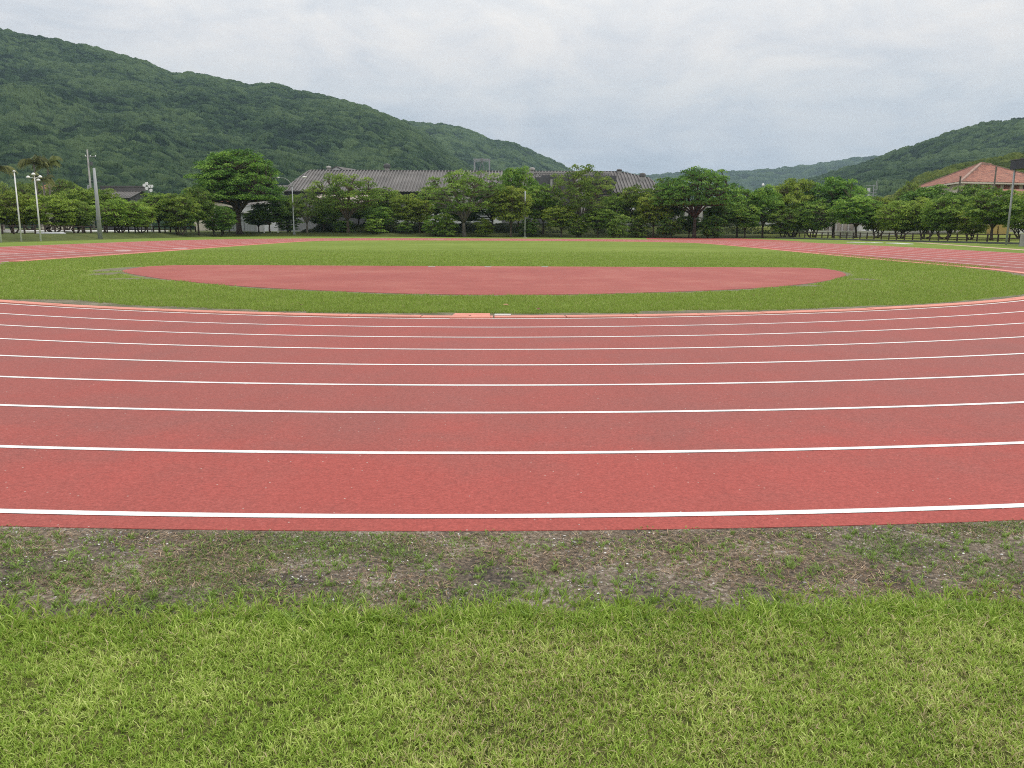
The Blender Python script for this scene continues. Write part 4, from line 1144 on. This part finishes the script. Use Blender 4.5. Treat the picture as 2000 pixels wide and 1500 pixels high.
mb = MB(); mb.tube([(-0.9, 0, 5.5), (-0.35, 0, 8.8)], 0.2, 8); mb.build('brace', M['steel'], e)
# double armed lamp
X, Y, h = ground_of(574.5, 457.5); e = empty('street_lamp', (X, Y, h)); tag(e, 'grey double armed curved street lamp left of the long ribbed roof', 'street lamp')
zt = up(568, 365, Y)[1] - h; zl = up(534, 347, Y)[1] - h; zr = up(598, 346, Y)[1] - h; xl = up(534, 347, Y)[0] - up(568, 350, Y)[0]; xr_ = up(598, 346, Y)[0] - up(568, 350, Y)[0]
mb = MB(); mb.tube([(0, 0, -0.3), (0, 0, 1.2), (0, 0, 1.25), (0, 0, zt)], [0.17, 0.15, 0.11, 0.075], 12); mb.build('pole', M['steel'], e, True)
mb = MB(); mb.lathe((0, 0, -0.02), [(0.32, 0), (0.32, 0.06), (0.2, 0.1)], 12); mb.build('base_plate', M['steel'], e)
for xa, za in ((xl, zl), (xr_, zr)):
    mb = MB(); pts = bez(np.array([0, 0, zt - 0.1]), np.array([xa * 0.12, 0, za + 0.05]), np.array([xa * 0.72, 0, za]), 12); mb.tube(pts, [0.06 - 0.002 * i for i in range(12)], 8); a_ = mb.build('arm', M['steel'], e, True)
    mb = MB(); mb.tube([(xa * 0.7, 0, za), (xa * 0.78, 0, za + 0.02), (xa, 0, za + 0.02)], [0.07, 0.13, 0.07], 8); mb.build('lamp_head', M['globe'], a_)
# centre pole
X, Y, h = ground_of(1025, 463.8); t = up(1026, 373, Y)[1]; e = empty('steel_pole', (X, Y, h)); tag(e, 'straight grey pole standing alone near the middle in front of the trees', 'pole')
mb = MB(); mb.tube([(0, 0, -0.2), (0, 0, t - h)], [0.15, 0.11], 12); mb.build('pole', M['steel'], e, True)
mb = MB(); mb.box(-0.12, 0.12, -0.26, -0.14, 0.9, 1.25); mb.build('junction_box', M['wall_dark'], e)
mb = MB(); mb.lathe((0, 0, -0.02), [(0.35, 0), (0.35, 0.08), (0.2, 0.12)], 12); mb.build('base_plate', M['concrete'], e)
# white marker stakes on the bank
for x, lb in ((1226, 'short white stake on the bank near the pale flecked shrub'), (516, 'short pale stake on the bank right of the biggest trunk'), (543, 'short pale stake midway between the biggest tree and the double armed lamp')):
    X, Y, h = ground_of(x, 455); mb = MB(); mb.lathe((0, 0, -0.1), [(0.07, 0), (0.07, 1.0), (0.03, 1.1)], 8); o = mb.build('stake', M['white_paint']); o.location = (X, Y, h); tag(o, lb, 'stake', 'stakes on the bank')
# right: covered stand edge with its post, concrete block
X, Y, h = ground_of(1965, 478.5); t = up(1976, 330, Y)[1]
e = empty('covered_stand', (X, Y, h)); tag(e, 'dark flat roofed stand at the right edge carried by a slim grey post', 'stand')
mb = MB(); mb.tube([(0, 0, -0.2), (0, 0, t - h)], [0.11, 0.1], 12); mb.build('post', M['steel'], e, True)
zt, zb = up(1985, 313, Y)[1] - h, up(1985, 331, Y)[1] - h
ft = simple('fascia', (0.035, 0.04, 0.055), 0.6, 0.15, 1)
mb = MB(); mb.box(-0.2, 9.0, -7.5, 0.55, zb, zt); mb.build('roof', ft, e)
mb = MB(); mb.box(-0.24, 9.1, -7.6, 0.65, zt, zt + 0.08); mb.build('roof_sheet', M['wall_dark'], e)
mb = MB(); mb.tube([(4.5, -0.1, -0.2), (4.5, -0.1, zb)], 0.11, 10); mb.build('post', M['steel'], e, True)
X, Y, h = ground_of(1992, 482); mb = MB(); mb.box(1.2, 6.0, -1.0, 1.2, -0.1, 1.2); mb.box(1.14, 6.06, -1.06, 1.26, -0.15, 0.12)
o = mb.build('concrete_block', M['concrete']); o.location = (X, Y + 0.9, h); tag(o, 'grey concrete block at the right edge beside the post of the covered stand', 'concrete block')
# utility mast behind the right trees and the small dome
Y = 210; X, t = up(1707, 361, Y); e = empty('utility_mast', (X, Y, 1.3)); tag(e, 'small pale utility mast with brackets poking out above the right trees', 'utility pole')
mb = MB(); mb.tube([(0, 0, 0), (0, 0, t - 1.3)], [0.22, 0.12], 8); mb.build('pole', M['steel'], e)
mb = MB()
for z, a, b in ((-0.2, -1.9, 0.4), (-1.1, -0.2, 0.9), (-1.9, -1.4, 0.9), (-2.6, -1.0, 0.7)): mb.bar((a, 0, t - 1.3 + z), (b, 0, t - 1.3 + z), 0.12)
mb.bar((0.6, 0, t - 3.4), (0.6, 0, t - 0.3), 0.1); mb.bar((0.9, 0, t - 2.6), (0.9, 0, t + 0.2), 0.07); mb.build('crossarm', M['steel'], e)
mb = MB(); mb.box(-1.5, -0.9, -0.2, 0.3, t - 3.0, t - 2.1); mb.box(-1.3, -1.0, -0.2, 0.2, t - 4.0, t - 3.5); mb.build('transformer', M['wall_white'], e)
Y = 190; X, t = up(1490.5, 358, Y); e = empty('dome_vent', (X, Y, 2)); tag(e, 'tiny white domed vent above the trees right of the umbrella shaped tree', 'vent')
mb = MB(); mb.tube([(0, 0, 0), (0, 0, t - 2.4)], 0.09, 8); mb.build('stalk', M['steel'], e)
mb = MB(); mb.lathe((0, 0, t - 2.6), [(0.2, 0), (0.3, 0.15), (0.27, 0.4), (0.1, 0.58)], 12); mb.build('dome', M['globe'], e, True)
# cluster of loudspeakers / floodlights on its own pole
Y = 135; X, t = up(290, 362, Y); h = float(terr(X, Y)); e = empty('floodlight_mast', (X, Y, h)); tag(e, 'pole with a cluster of white round floodlights beside the dark temple-like roof', 'floodlight')
mb = MB(); mb.tube([(0, 0, 0), (0, 0, t - h)], [0.12, 0.07], 8); mb.build('pole', M['steel_dark'], e)
mb = MB(); mb.bar((-0.7, 0, t - h - 0.3), (0.7, 0, t - h - 0.6), 0.08); mb.build('crossbar', M['steel_dark'], e)
for dx, dz in ((-0.55, 0.05), (-0.15, 0.3), (0.25, -0.1), (0.62, -0.1), (0.45, -0.75), (-0.2, -0.45)):
    mb = MB(); mb.tube([(dx, -0.32, t - h + dz - 0.06), (dx, -0.1, t - h + dz), (dx, 0.05, t - h + dz)], [0.26, 0.2, 0.08], 12); mb.build('lamp_head', M['globe'], e, True)


# ------------------------------------------------------------------ buildings
def ribs(mb, A, B, C_, D_, step, w=0.16, hgt=0.12):
    """raised ribs running from edge AB (eave, left to right) to edge DC (ridge, left to right)"""
    A, B, C_, D_ = map(Vector, (A, B, C_, D_)); n = int((B - A).length / step)
    nr = (B - A).cross(D_ - A).normalized()
    if nr.z < 0: nr = -nr
    for i in range(n + 1):
        t = i / n; p = A.lerp(B, t); q = D_.lerp(C_, t); s = (B - A).normalized() * w
        vs = [p - s / 2, p + s / 2, p + s / 3 + nr * hgt, p - s / 3 + nr * hgt, q - s / 2, q + s / 2, q + s / 3 + nr * hgt, q - s / 3 + nr * hgt]
        mb.add(vs, [(0, 1, 2, 3), (7, 6, 5, 4), (1, 5, 6, 2), (3, 2, 6, 7), (0, 3, 7, 4)])


def face(mb, *P): mb.add(P, [tuple(range(len(P)))])


# long grey hall
G0 = 2.0; YE, YR_ = 172.0, 184.0
XL, hE = up(553, 374, YE); XR = up(1300, 374, YE)[0]; hE = up(800, 375, YE)[1]; hR = up(800, 334, YR_)[1]
XrL, XrR = up(606, 334, YR_)[0], up(1212, 334, YR_)[0]
e = empty('sports_hall', ((XL + XR) / 2, YE, G0)); tag(e, 'long grey hall with a ribbed metal roof stretching behind the middle trees', 'building')
ox, oy, oz = e.location
P3 = lambda x, y, z: (x - ox, y - oy, z - oz)
mb = MB()
eL, eR, rR, rL = P3(XL, YE - 1, hE), P3(XR, YE - 1, hE), P3(XrR, YR_, hR), P3(XrL, YR_, hR)
mL = P3(XL + 2.0, YR_ - 3, hR - (hR - hE) * 3 / 13); mR = P3(XR - 2.2, YR_ - 4, hR - (hR - hE) * 4 / 13)
bL, bR = P3(XL + 1, YR_ + 14, hE), P3(XR - 1, YR_ + 14, hE)
face(mb, eL, eR, mR, rR, rL, mL)
face(mb, eL, mL, rL, bL); face(mb, eR, bR, rR, mR); face(mb, rL, rR, bR, bL)
rf_mat = M['roof_grey']
slope = [eL, mL, rL], [eR, mR, rR]
xx = XL - ox + 0.4
while xx < XR - ox - 0.3:
    tl = np.interp(xx, [eL[0], mL[0], rL[0]], [eL[1], mL[1], rL[1]]); tr_ = np.interp(-xx, [-eR[0], -mR[0], -rR[0]], [eR[1], mR[1], rR[1]])
    ye = min(tl, tr_); fr = (ye - eL[1]) / (rL[1] - eL[1])
    # the hipped ends lie a little below the main plane
    zt_ = eL[2] + (rL[2] - eL[2]) * fr
    if fr > 0.05: mb.bar((xx, eL[1] - 0.1, eL[2] + 0.05), (xx, ye, zt_ + 0.1), 0.26, 0.26)
    xx += 0.68
roof = mb.build('roof', rf_mat, e)
mb = MB(); mb.bar(rL, rR, 0.5, 0.35); mb.bar(mL, rL, 0.4, 0.3); mb.bar(rR, mR, 0.4, 0.3); mb.bar(eL, mL, 0.35, 0.25); mb.bar(mR, eR, 0.35, 0.25); mb.build('ridge_cap', M['roof_dark'], roof)
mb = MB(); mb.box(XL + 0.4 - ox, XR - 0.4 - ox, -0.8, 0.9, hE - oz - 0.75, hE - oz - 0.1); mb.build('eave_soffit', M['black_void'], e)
mb = MB(); mb.box(XL + 1 - ox, XR - 1 - ox, 1, 22, -1.5, hE - oz - 0.2); mb.build('wall', M['wall_grey'], e)
# lean-to along the left
x0, x1 = up(612, 400, 166)[0] - ox, up(770, 400, 166)[0] - ox
mb = MB(); a, b, c, d = (x0, -7, 4.9), (x1, -7, 4.9), (x1, 0.95, 6.4), (x0, 0.95, 6.4); face(mb, a, b, c, d); ribs(mb, a, b, c, d, 0.6, 0.2, 0.1); mb.box(x0, x1, -6.9, -6.7, 4.3, 4.85); mb.build('lean_to_roof', simple('lean_to_sheet', (0.42, 0.36, 0.32), 0.8, 0.15, 0.4), e)
mb = MB(); mb.box(x0 + 0.4, x1 - 0.4, -5.6, 0.9, -1.5, 4.6); mb.build('lean_to_wall', M['wall_dark'], e)
# white front wall sections, windows, doors
def wall_panel(xa, xb, ya, yb_, Y, mat, nm='wall_panel', d=0.5):
    X0, z1 = up(xa, ya, Y); X1, z0 = up(xb, yb_, Y)
    mb = MB(); mb.box(X0 - ox, X1 - ox, Y - oy, Y - oy + d, z0 - oz, z1 - oz); return mb.build(nm, mat, e)
wall_panel(690, 980, 404, 446, 170.5, M['wall_white'], d=2.4)
wall_panel(840, 1045, 383, 403, 171.2, M['concrete'], d=1.7)
wall_panel(1045, 1196, 346, 446, 168, M['wall_dark'], 'central_block', 6)
wall_panel(1150, 1190, 352, 446, 167.2, M['black_void'], 'shutter', 0.7)
wall_panel(1124, 1142, 346, 446, 167.4, M['concrete'], 'column', 0.5)
wall_panel(1075, 1079, 350, 372, 167.7, M['concrete'], 'column', 0.2)
wall_panel(1205, 1290, 400, 446, 169, M['wall_white'], d=3.4); wall_panel(1280, 1445, 402, 410, 164, M['concrete_pale'], 'canopy', 6)
wall_panel(1290, 1440, 411, 446, 166, M['wall_grey'], d=5)
for x in (1322, 1338, 1366, 1402): wall_panel(x, x + 5, 403, 446, 163.8, M['concrete_pale'], 'column', 0.4)
for xa in (705, 728, 760, 865, 905, 925, 950, 1218, 1238, 1262, 1300, 1345, 1385, 1418):
    Yw = 170.3 if xa < 1000 else (168.8 if xa < 1290 else 165.8)
    w = wall_panel(xa, xa + 13, 416, 432, Yw, M['glass'], 'window', 0.1)
    X0, z1 = up(xa, 416, Yw); X1, z0 = up(xa + 13, 432, Yw)
    mb = MB(); mb.box(X0 - ox - .1, X1 - ox + .1, Yw - oy - 0.15, Yw - oy - 0.02, z1 - oz, z1 - oz + 0.15); mb.box(X0 - ox - .1, X1 - ox + .1, Yw - oy - 0.2, Yw - oy - 0.02, z0 - oz - 0.15, z0 - oz); mb.box((X0 + X1) / 2 - ox - 0.04, (X0 + X1) / 2 - ox + 0.04, Yw - oy - 0.08, Yw - oy - 0.01, z0 - oz, z1 - oz)
    mb.build('frame', M['steel'], w)
# grey louvred block right of the thick trunk
for i in range(7):
    wall_panel(930, 958, 398 + i * 4.6, 400.5 + i * 4.6, 170.0, M['steel'], 'louvre', 0.4)
wall_panel(930, 960, 396, 444, 170.38, M['wall_dark'], 'louvre_back', 0.1)
# parapet with open balustrade on the central block
X0, z1 = up(1000, 336, 181); X1, z0 = up(1192, 346, 181)
mb = MB(); mb.box(X0 - ox, X1 - ox, 8.6, 9.4, z1 - oz - 0.25, z1 - oz + 0.1); mb.box(X0 - ox, X1 - ox, 8.7, 9.3, z0 - oz - 1.6, z0 - oz + 0.25)
for i in range(46): x = X0 - ox + (X1 - X0) * (i + 0.5) / 46; mb.box(x - 0.1, x + 0.1, 8.75, 9.25, z0 - oz + 0.25, z1 - oz - 0.25)
mb.build('parapet', M['concrete'], e)
mb = MB(); mb.box(X0 - ox + 6, X1 - ox, -2, 8.6, z0 - oz - 2.0, z0 - oz - 0.35); mb.build('upper_block', M['wall_dark'], e)
# roof furniture
def vent(x0, x1, y0, y1, lab_mat, Y=184):
    X0, z1 = up(x0, y0, Y); X1, z0 = up(x1, y1, Y); cx = (X0 + X1) / 2 - ox; r = (X1 - X0) / 2; hh = z1 - z0
    mb = MB(); mb.box(cx - r * 0.6, cx + r * 0.6, Y - oy - r * 0.6, Y - oy + r * 0.6, z0 - oz - 0.6, z0 - oz + hh * 0.5); v_ = mb.build('roof_vent', M['concrete'], e)
    mb = MB(); mb.lathe((cx, Y - oy, z0 - oz + hh * 0.45), [(r * 0.8, 0), (r * 1.0, 0.1), (r, hh * 0.4), (r * 0.75, hh * 0.6), (r * 0.2, hh * 0.68)], 16); mb.build('cowl', lab_mat, v_)
vent(749, 763, 321, 335, M['wall_dark']); vent(637, 647, 325, 333, M['concrete'], 186); vent(1034, 1045, 328, 337, M['concrete'], 183)
vent(1204, 1215, 331, 337, M['roof_dark'], 183); vent(1249, 1261, 339, 350, M['roof_dark'], 178)
X0, z1 = up(656, 325.5, 190); mb = MB(); zz = z1 - oz
a = (X0 - ox - 2.6, 18.5, zz - 1.4); b = (X0 - ox + 2.6, 18.5, zz - 1.4); c = (X0 - ox, 18.5, zz)
a2, b2, c2 = [(p[0] + 2.5, p[1] + 9, p[2]) for p in (a, b, c)]
mb.add([a, b, c, a2, b2, c2], [(0, 1, 2), (5, 4, 3), (0, 2, 5, 3), (1, 4, 5, 2)]); mb.build('roof_dormer', M['wall_white'], e)
mb = MB(); mb.bar((a[0] - .2, a[1] - .1, a[2] + .05), (c[0], c[1] - .1, c[2] + .12), .5, .12); mb.bar((b[0] + .2, b[1] - .1, b[2] + .05), (c[0], c[1] - .1, c[2] + .12), .5, .12)
mb.add([(p[0], p[1], p[2] + .12) for p in (b, c, c2, b2)], [(0, 1, 2, 3)]); mb.build('dormer_roof', M['roof_dark'], e)
# steel frame tower behind the ridge
Y = 190; e2x, zt = up(925, 312, Y); x2, _ = up(957, 312, Y); zb = up(941, 340, Y)[1] - 3
t_ = empty('steel_frame_tower', ((e2x + x2) / 2, Y, 13)); tag(t_, 'open steel frame tower with diagonal struts rising behind the ribbed roof', 'tower')
hw = (x2 - e2x) / 2 - 0.15; zt -= 13; zb = -10.8
for sx in (-1, 1):
    for y in (0, 2.6):
        mb = MB(); mb.box(sx * hw - 0.12, sx * hw + 0.12, y - 0.1, y + 0.1, zb, zt); mb.build('post', M['steel'], t_)
mb = MB(); mb.box(-hw - 0.2, hw + 0.2, -0.2, 0.14, zt, zt + 0.22); mb.box(-hw - 0.2, hw + 0.2, 2.5, 2.8, zt, zt + 0.22); mb.box(-hw, hw, -0.1, 0.1, zt - 0.5, zt - 0.38); mb.build('top_beam', M['steel'], t_)
mb = MB(); mb.bar((0, 0, zt - 0.1), (-hw * 0.7, 0, -1), 0.13); mb.bar((0, 0, zt - 0.1), (hw * 0.7, 0, -1), 0.13); mb.build('diagonal_strut', M['steel_dark'], t_)
mb = MB(); mb.lathe((0, -0.1, zt - 0.25), [(0.3, 0), (0.3, 0.6)], 8); mb.build('pulley', M['steel_dark'], t_)

# temple-like dark roof on the left
Y = 178; X0, zr = up(198, 364, Y); X1 = up(283, 364, Y)[0]; ze = up(240, 388, Y)[1]
e = empty('dark_roofed_house', ((X0 + X1) / 2, Y, 0.6)); tag(e, 'low house with a dark gabled ribbed roof above the left trees', 'building'); hw = (X1 - X0) / 2
zr -= 0.6; ze -= 0.6
mb = MB(); a, b, c, d = (-hw + 1.2, -5, ze), (hw - 1.2, -5, ze), (hw - 0.6, 0, zr - 0.9), (-hw + 0.6, 0, zr - 0.9)
face(mb, a, b, c, d); face(mb, (a[0], 5, ze), (d[0], 0, d[2]), (c[0], 0, c[2]), (b[0], 5, ze)); ribs(mb, a, b, c, d, 0.55, 0.18, 0.1)
r_ = mb.build('roof', M['roof_grey'], e); mb = MB(); mb.box(-hw, hw, -0.45, 0.45, zr - 0.95, zr - 0.1); mb.box(-hw - .1, hw + .1, -0.6, 0.6, zr - 0.1, zr + 0.12); mb.build('ridge_cap', M['roof_dark'], r_)
mb = MB(); face(mb, (hw - 1.3, -4.9, ze - .1), (hw - 1.3, 4.9, ze - .1), (hw - 1.3, 0, zr - 1.0)); mb.box(-hw + 1.6, hw - 1.4, -4, 4, 0, ze + 0.4); mb.build('wall', M['wall_dark'], e)

# shed, small red roofed house and grey roofs behind the biggest tree
Y = 158; X0, z1 = up(432, 416, Y); X1, _ = up(500, 416, Y)
e = empty('storage_shed', ((X0 + X1) / 2, Y, 0.6)); tag(e, 'grey shed with wide panelled doors behind the biggest trunk', 'shed'); hw = (X1 - X0) / 2; z1 -= 0.6
mb = MB(); mb.box(-hw, hw, 0, 5, 0, z1); mb.build('wall', M['wall_grey'], e)
mb = MB(); mb.box(-hw - .4, hw + .4, -0.6, 5.4, z1, z1 + 0.25); mb.build('roof', M['concrete_pale'], e)
for i in range(3):
    w = (2 * hw - 0.6) / 3; mb = MB(); x = -hw + 0.3 + i * w; mb.box(x + 0.08, x + w - 0.08, -0.12, -0.01, 0.1, z1 - 0.4)
    for k in range(6): mb.box(x + 0.2 + k * w / 6.5, x + 0.26 + k * w / 6.5, -0.15, -0.125, 0.15, z1 - 0.45)
    mb.build('door', M['steel'], e)
Y = 195; X0, zt = up(425, 377, Y); e = empty('red_roofed_house', (X0, Y, 0.6)); tag(e, 'small house with a reddish tiled roof glimpsed left of the biggest trunk', 'house'); zt -= 0.6
mb = MB(); mb.add([(-5, -4, zt - 2.2), (6, -4, zt - 2.2), (6, 4, zt - 2.2), (-5, 4, zt - 2.2), (-2, 0, zt), (3, 0, zt)], [(0, 1, 5, 4), (2, 3, 4, 5), (1, 2, 5), (3, 0, 4)]); mb.build('roof', M['red_tile'], e)
mb = MB(); mb.box(-4.5, 5.5, -3.5, 3.5, 0, zt - 2.2); mb.build('wall', M['wall_cream'], e)
Y = 180; X0, zt = up(520, 362, Y); e = empty('grey_roofed_house', (X0, Y, 0.6)); tag(e, 'house with two grey corrugated roofs just right of the biggest tree trunk', 'house'); zt -= 0.6
for k, (za, yy, w) in enumerate(((zt, 0, 5.5), (zt - 2.6, -4.2, 4.4))):
    mb = MB(); a, b, c, d = (-w, yy - 3.2, za - 1.7), (w, yy - 3.2, za - 1.7), (w, yy, za), (-w, yy, za); face(mb, a, b, c, d); ribs(mb, a, b, c, d, 0.6, 0.2, 0.1); mb.build('roof', M['roof_grey'], e)
mb = MB(); mb.box(-5, 5, -2.6, 4, 0, zt - 1.9); mb.box(-4, 4, -6.8, -2.6, 0, zt - 4.5); mb.build('wall', M['wall_white'], e)
Y = 200; X0, zt = up(103, 360, Y); e = empty('orange_roofed_house', (X0, Y, 0.6)); tag(e, 'far house with a faded orange roof seen between the left palms and the utility pole', 'house'); zt -= 0.6
mb = MB(); mb.add([(-3.2, -3, zt - 1.4), (3.2, -3, zt - 1.4), (3.2, 3, zt - 1.4), (-3.2, 3, zt - 1.4), (-1.5, 0, zt), (1.5, 0, zt)], [(0, 1, 5, 4), (2, 3, 4, 5), (1, 2, 5), (3, 0, 4)]); mb.build('roof', M['red_tile'], e)
mb = MB(); mb.box(-2.8, 2.8, -2.6, 2.6, 0, zt - 1.4); mb.build('wall', M['wall_cream'], e)

# red tiled hip roof on the right
Yf = 170.0
fx, fz = up(1876, 354, Yf); Yb = 200.0; bx, _ = up(1784, 361.5, Yb)
bz = fz
ax, az = up(1916, 319, 184.0); ax2 = up(1934, 320, 186.0)[0]
rx, _ = up(2070, 354, Yf + 6)
e = empty('red_tiled_building', (fx, Yf, 1.5)); tag(e, 'large building under a weathered red tiled hip roof at the right', 'building')
q = lambda x, y, z: (x - fx, y - Yf, z - 1.5)
A_, B_, C_, D_ = q(bx, Yb, fz), q(fx, Yf, fz), q(rx, Yf + 6, fz), q(rx - 14, Yb + 10, fz); T1, T2 = q(ax, 184, az), q(ax2, 186, az - 0.1)
mb = MB(); mb.add([A_, B_, C_, D_, T1, T2], [(0, 1, 4), (1, 2, 5, 4), (2, 3, 5), (3, 0, 4, 5)]); r_ = mb.build('roof', M['red_tile'], e)
mb = MB(); mb.bar(B_, T1, 0.5, 0.3); mb.bar(A_, T1, 0.5, 0.3); mb.bar(T1, T2, 0.6, 0.5); mb.bar(T2, C_, 0.5, 0.3); mb.build('ridge_tiles', simple('ridge_mortar', (0.30, 0.20, 0.16), 0.9, 0.3, 1), r_)
mb = MB(); 
for P, Q in ((A_, B_), (B_, C_)): mb.bar((P[0], P[1], P[2] - 0.25), (Q[0], Q[1], Q[2] - 0.25), 0.4, 0.3)
mb.build('eave_board', M['wall_cream'], e)
ins_ = lambda P, f: (P[0] + (T1[0] - P[0]) * f, P[1] + (T1[1] - P[1]) * f)
a, b, c, d = ins_(A_, .12), ins_(B_, .12), ins_(C_, .12), ins_(D_, .12)
mb = MB(); zt = B_[2] - 0.35; mb.add([(p[0], p[1], z) for z in (-1.5, zt) for p in (a, b, c, d)], [(0, 1, 5, 4), (1, 2, 6, 5), (2, 3, 7, 6), (3, 0, 4, 7)]); mb.build('wall', M['wall_cream'], e)
for i in range(9):
    t = (i + 0.5) / 9; p = (b[0] + (c[0] - b[0]) * t, b[1] + (c[1] - b[1]) * t - 0.25)
    mb = MB(); mb.box(p[0] - 0.55, p[0] + 0.55, p[1] - 0.1, p[1] + 0.1, zt - 1.3, zt - 0.15); mb.build('window', M['brown_timber'], e)
mb = MB(); mb.add([(6, -9, zt - 2.9), (24, -7, zt - 2.9), (24, 0.5, zt - 1.2), (8, -0.5, zt - 1.2)], [(0, 1, 2, 3)]); mb.build('lower_roof', M['red_tile'], e)
mb = MB(); mb.box(7, 24, -6.5, 0, -1.5, zt - 3.0); mb.build('lower_wall', M['wall_cream'], e)
for (bxp, byp, txp, typ, Y, lb) in [(1943, 366, 1946, 327, 165, 'brown pole standing before the middle of the red tiled roof'), (1872, 420, 1876, 346, 150, 'brown pole at the front corner of the red tiled roof')]:
    X, t = up(txp, typ, Y); h = float(terr(X, Y)); mb = MB(); mb.tube([(0, 0, -.2), (0, 0, t - h)], [0.2, 0.14], 10); mb.lathe((0, 0, t - h), [(0.2, 0), (0.2, 0.15)], 8)
    o = mb.build('wooden_pole', M['bark_grey'], None, False); o.location = (X, Y, h); tag(o, lb, 'pole', 'brown poles before the red roof')
# stained concrete retaining wall and yard things
Y = 168; X0, z1 = up(1592, 425, Y); X1, _ = up(1700, 425, Y)
e = empty('concrete_wall', ((X0 + X1) / 2, Y, 0.6)); tag(e, 'stained beige concrete wall with vertical ribs behind the tree at the right end of the bank', 'wall'); hw = (X1 - X0) / 2
mb = MB(); mb.box(-hw, hw, 0, 0.6, 0, z1 - 0.6); mb.build('wall_face', M['concrete_stained'], e)
mb = MB()
for k in range(9): x = -hw + 0.6 + k * (2 * hw - 1.2) / 8; mb.box(x - 0.15, x + 0.15, -0.2, -0.005, 0, z1 - 0.9)
mb.box(-hw, hw, -0.3, 0.75, z1 - 0.6, z1 - 0.4); mb.build('coping', M['concrete'], e)
for (xa, xb, ya, yb_, Y, nm, mt, lb, cat) in [
    (1516, 1600, 414, 444, 175, 'white_outbuilding', 'wall_white', 'white outbuilding seen between the trunks left of the stained wall', 'building'),
    (1432, 1505, 408, 444, 178, 'grey_annex', 'wall_white', 'pale annex right of the long grey hall behind low trees', 'building'),
    (1686, 1712, 438, 452, 165, 'white_kiosk', 'sheet_white', 'small white kiosk just past the stained concrete wall', 'kiosk')]:
    X0, z1 = up(xa, ya, Y); X1, z0 = up(xb, yb_, Y); g = float(terr((X0 + X1) / 2, Y)); g = min(g, z0)
    e = empty(nm, ((X0 + X1) / 2, Y, g)); tag(e, lb, cat); hw = (X1 - X0) / 2
    mb = MB(); mb.box(-hw, hw, 0, 4, -0.5, z1 - g); mb.build('wall', M[mt], e)
    mb = MB(); mb.box(-hw - .3, hw + .3, -0.4, 4.3, z1 - g, z1 - g + 0.22); mb.build('roof', M['concrete'], e)
    mb = MB(); mb.box(-hw * 0.5, -hw * 0.1, -0.06, -0.01, (z1 - g) * 0.3, (z1 - g) * 0.75); mb.build('window', M['glass'], e)
    mb = MB(); mb.box(hw * 0.2, hw * 0.5, -0.06, -0.01, 0, (z1 - g) * 0.72); mb.build('door', M['steel_dark'], e)
# yellow and white playground blocks on the right lawn
for (xa, xb, ya, yb_, mt, lb) in [(1936, 1948, 441, 448, 'yellow_paint', 'left yellow block on the right lawn behind the forked trunk'), (1952, 1972, 438, 447, 'yellow_paint', 'right yellow block on the right lawn near the grey post'), (1990, 2012, 430, 446, 'sheet_white', 'white block on the lawn at the right edge')]:
    Y = 135; X0, z1 = up(xa, ya, Y); X1, z0 = up(xb, yb_, Y); g = float(terr((X0 + X1) / 2, Y)); z0 = g; hw = (X1 - X0) / 2
    mb = MB(); mb.box(-hw, hw, 0, 1.2, -0.1, z1 - z0); mb.box(-hw - .06, hw + .06, -.06, 1.26, z1 - z0, z1 - z0 + 0.1); o = mb.build('play_block', M[mt]); o.location = ((X0 + X1) / 2, Y, z0); tag(o, lb, 'block', 'coloured blocks on the right lawn')

# low hedge-like undergrowth on the dark bank
rg = np.random.default_rng(77)
n = 46000
P = np.c_[rg.uniform(-37, 56, n), rg.uniform(0, 1, n)]; P[:, 1] = 135.5 + (P[:, 0] + 46) * 0.13 + 7.5 + 7.5 * P[:, 1]
cl = fbm(P[:, 0] * 0.5, P[:, 1] * 0.6, 4, 101); keep = rg.uniform(0, 1, n) < np.clip((cl - 0.34) * 4, 0.1, 1); P = P[keep]; n = len(P); cl = cl[keep]
z = terr(P[:, 0], P[:, 1]) + rg.uniform(0.02, 0.55, n) * np.clip(cl * 2 - 0.5, 0.2, 1.2)
v, f = quad_leaves(rg, np.c_[P, z], rg.normal(0, 0.6, (n, 3)) + np.array([0, -0.3, 0.8]), 0.26)
o = new_obj('undergrowth', np_mesh('undergrowth', v, f, dict(tint=np.repeat(np.clip(rg.normal(0.35, 0.2, n), 0, 1), 4))), leaf_mat('undergrowth_leaf', (0.022, 0.032, 0.012), (0.042, 0.06, 0.018), (0.085, 0.12, 0.03)))
tag(o, 'dark undergrowth covering the bank below the middle trees', 'undergrowth', kind='stuff')

# ------------------------------------------------------------------ haze
def haze():
    mb = MB(); mb.box(-2300, 2300, -420, 3900, -8, 620)
    m = bpy.data.materials.new('haze'); m.use_nodes = True; N, L = nodes(m.node_tree)
    v = N('ShaderNodeVolumePrincipled'); v.inputs['Density'].default_value = 0.00012; v.inputs['Color'].default_value = (0.62, 0.85, 1.0, 1); v.inputs['Anisotropy'].default_value = 0.0
    o_ = N('ShaderNodeOutputMaterial'); L(v.outputs[0], o_.inputs['Volume'])
    o = mb.build('haze', m); tag(o, 'thin pale blue haze filling the valley', 'haze', kind='stuff')
haze()
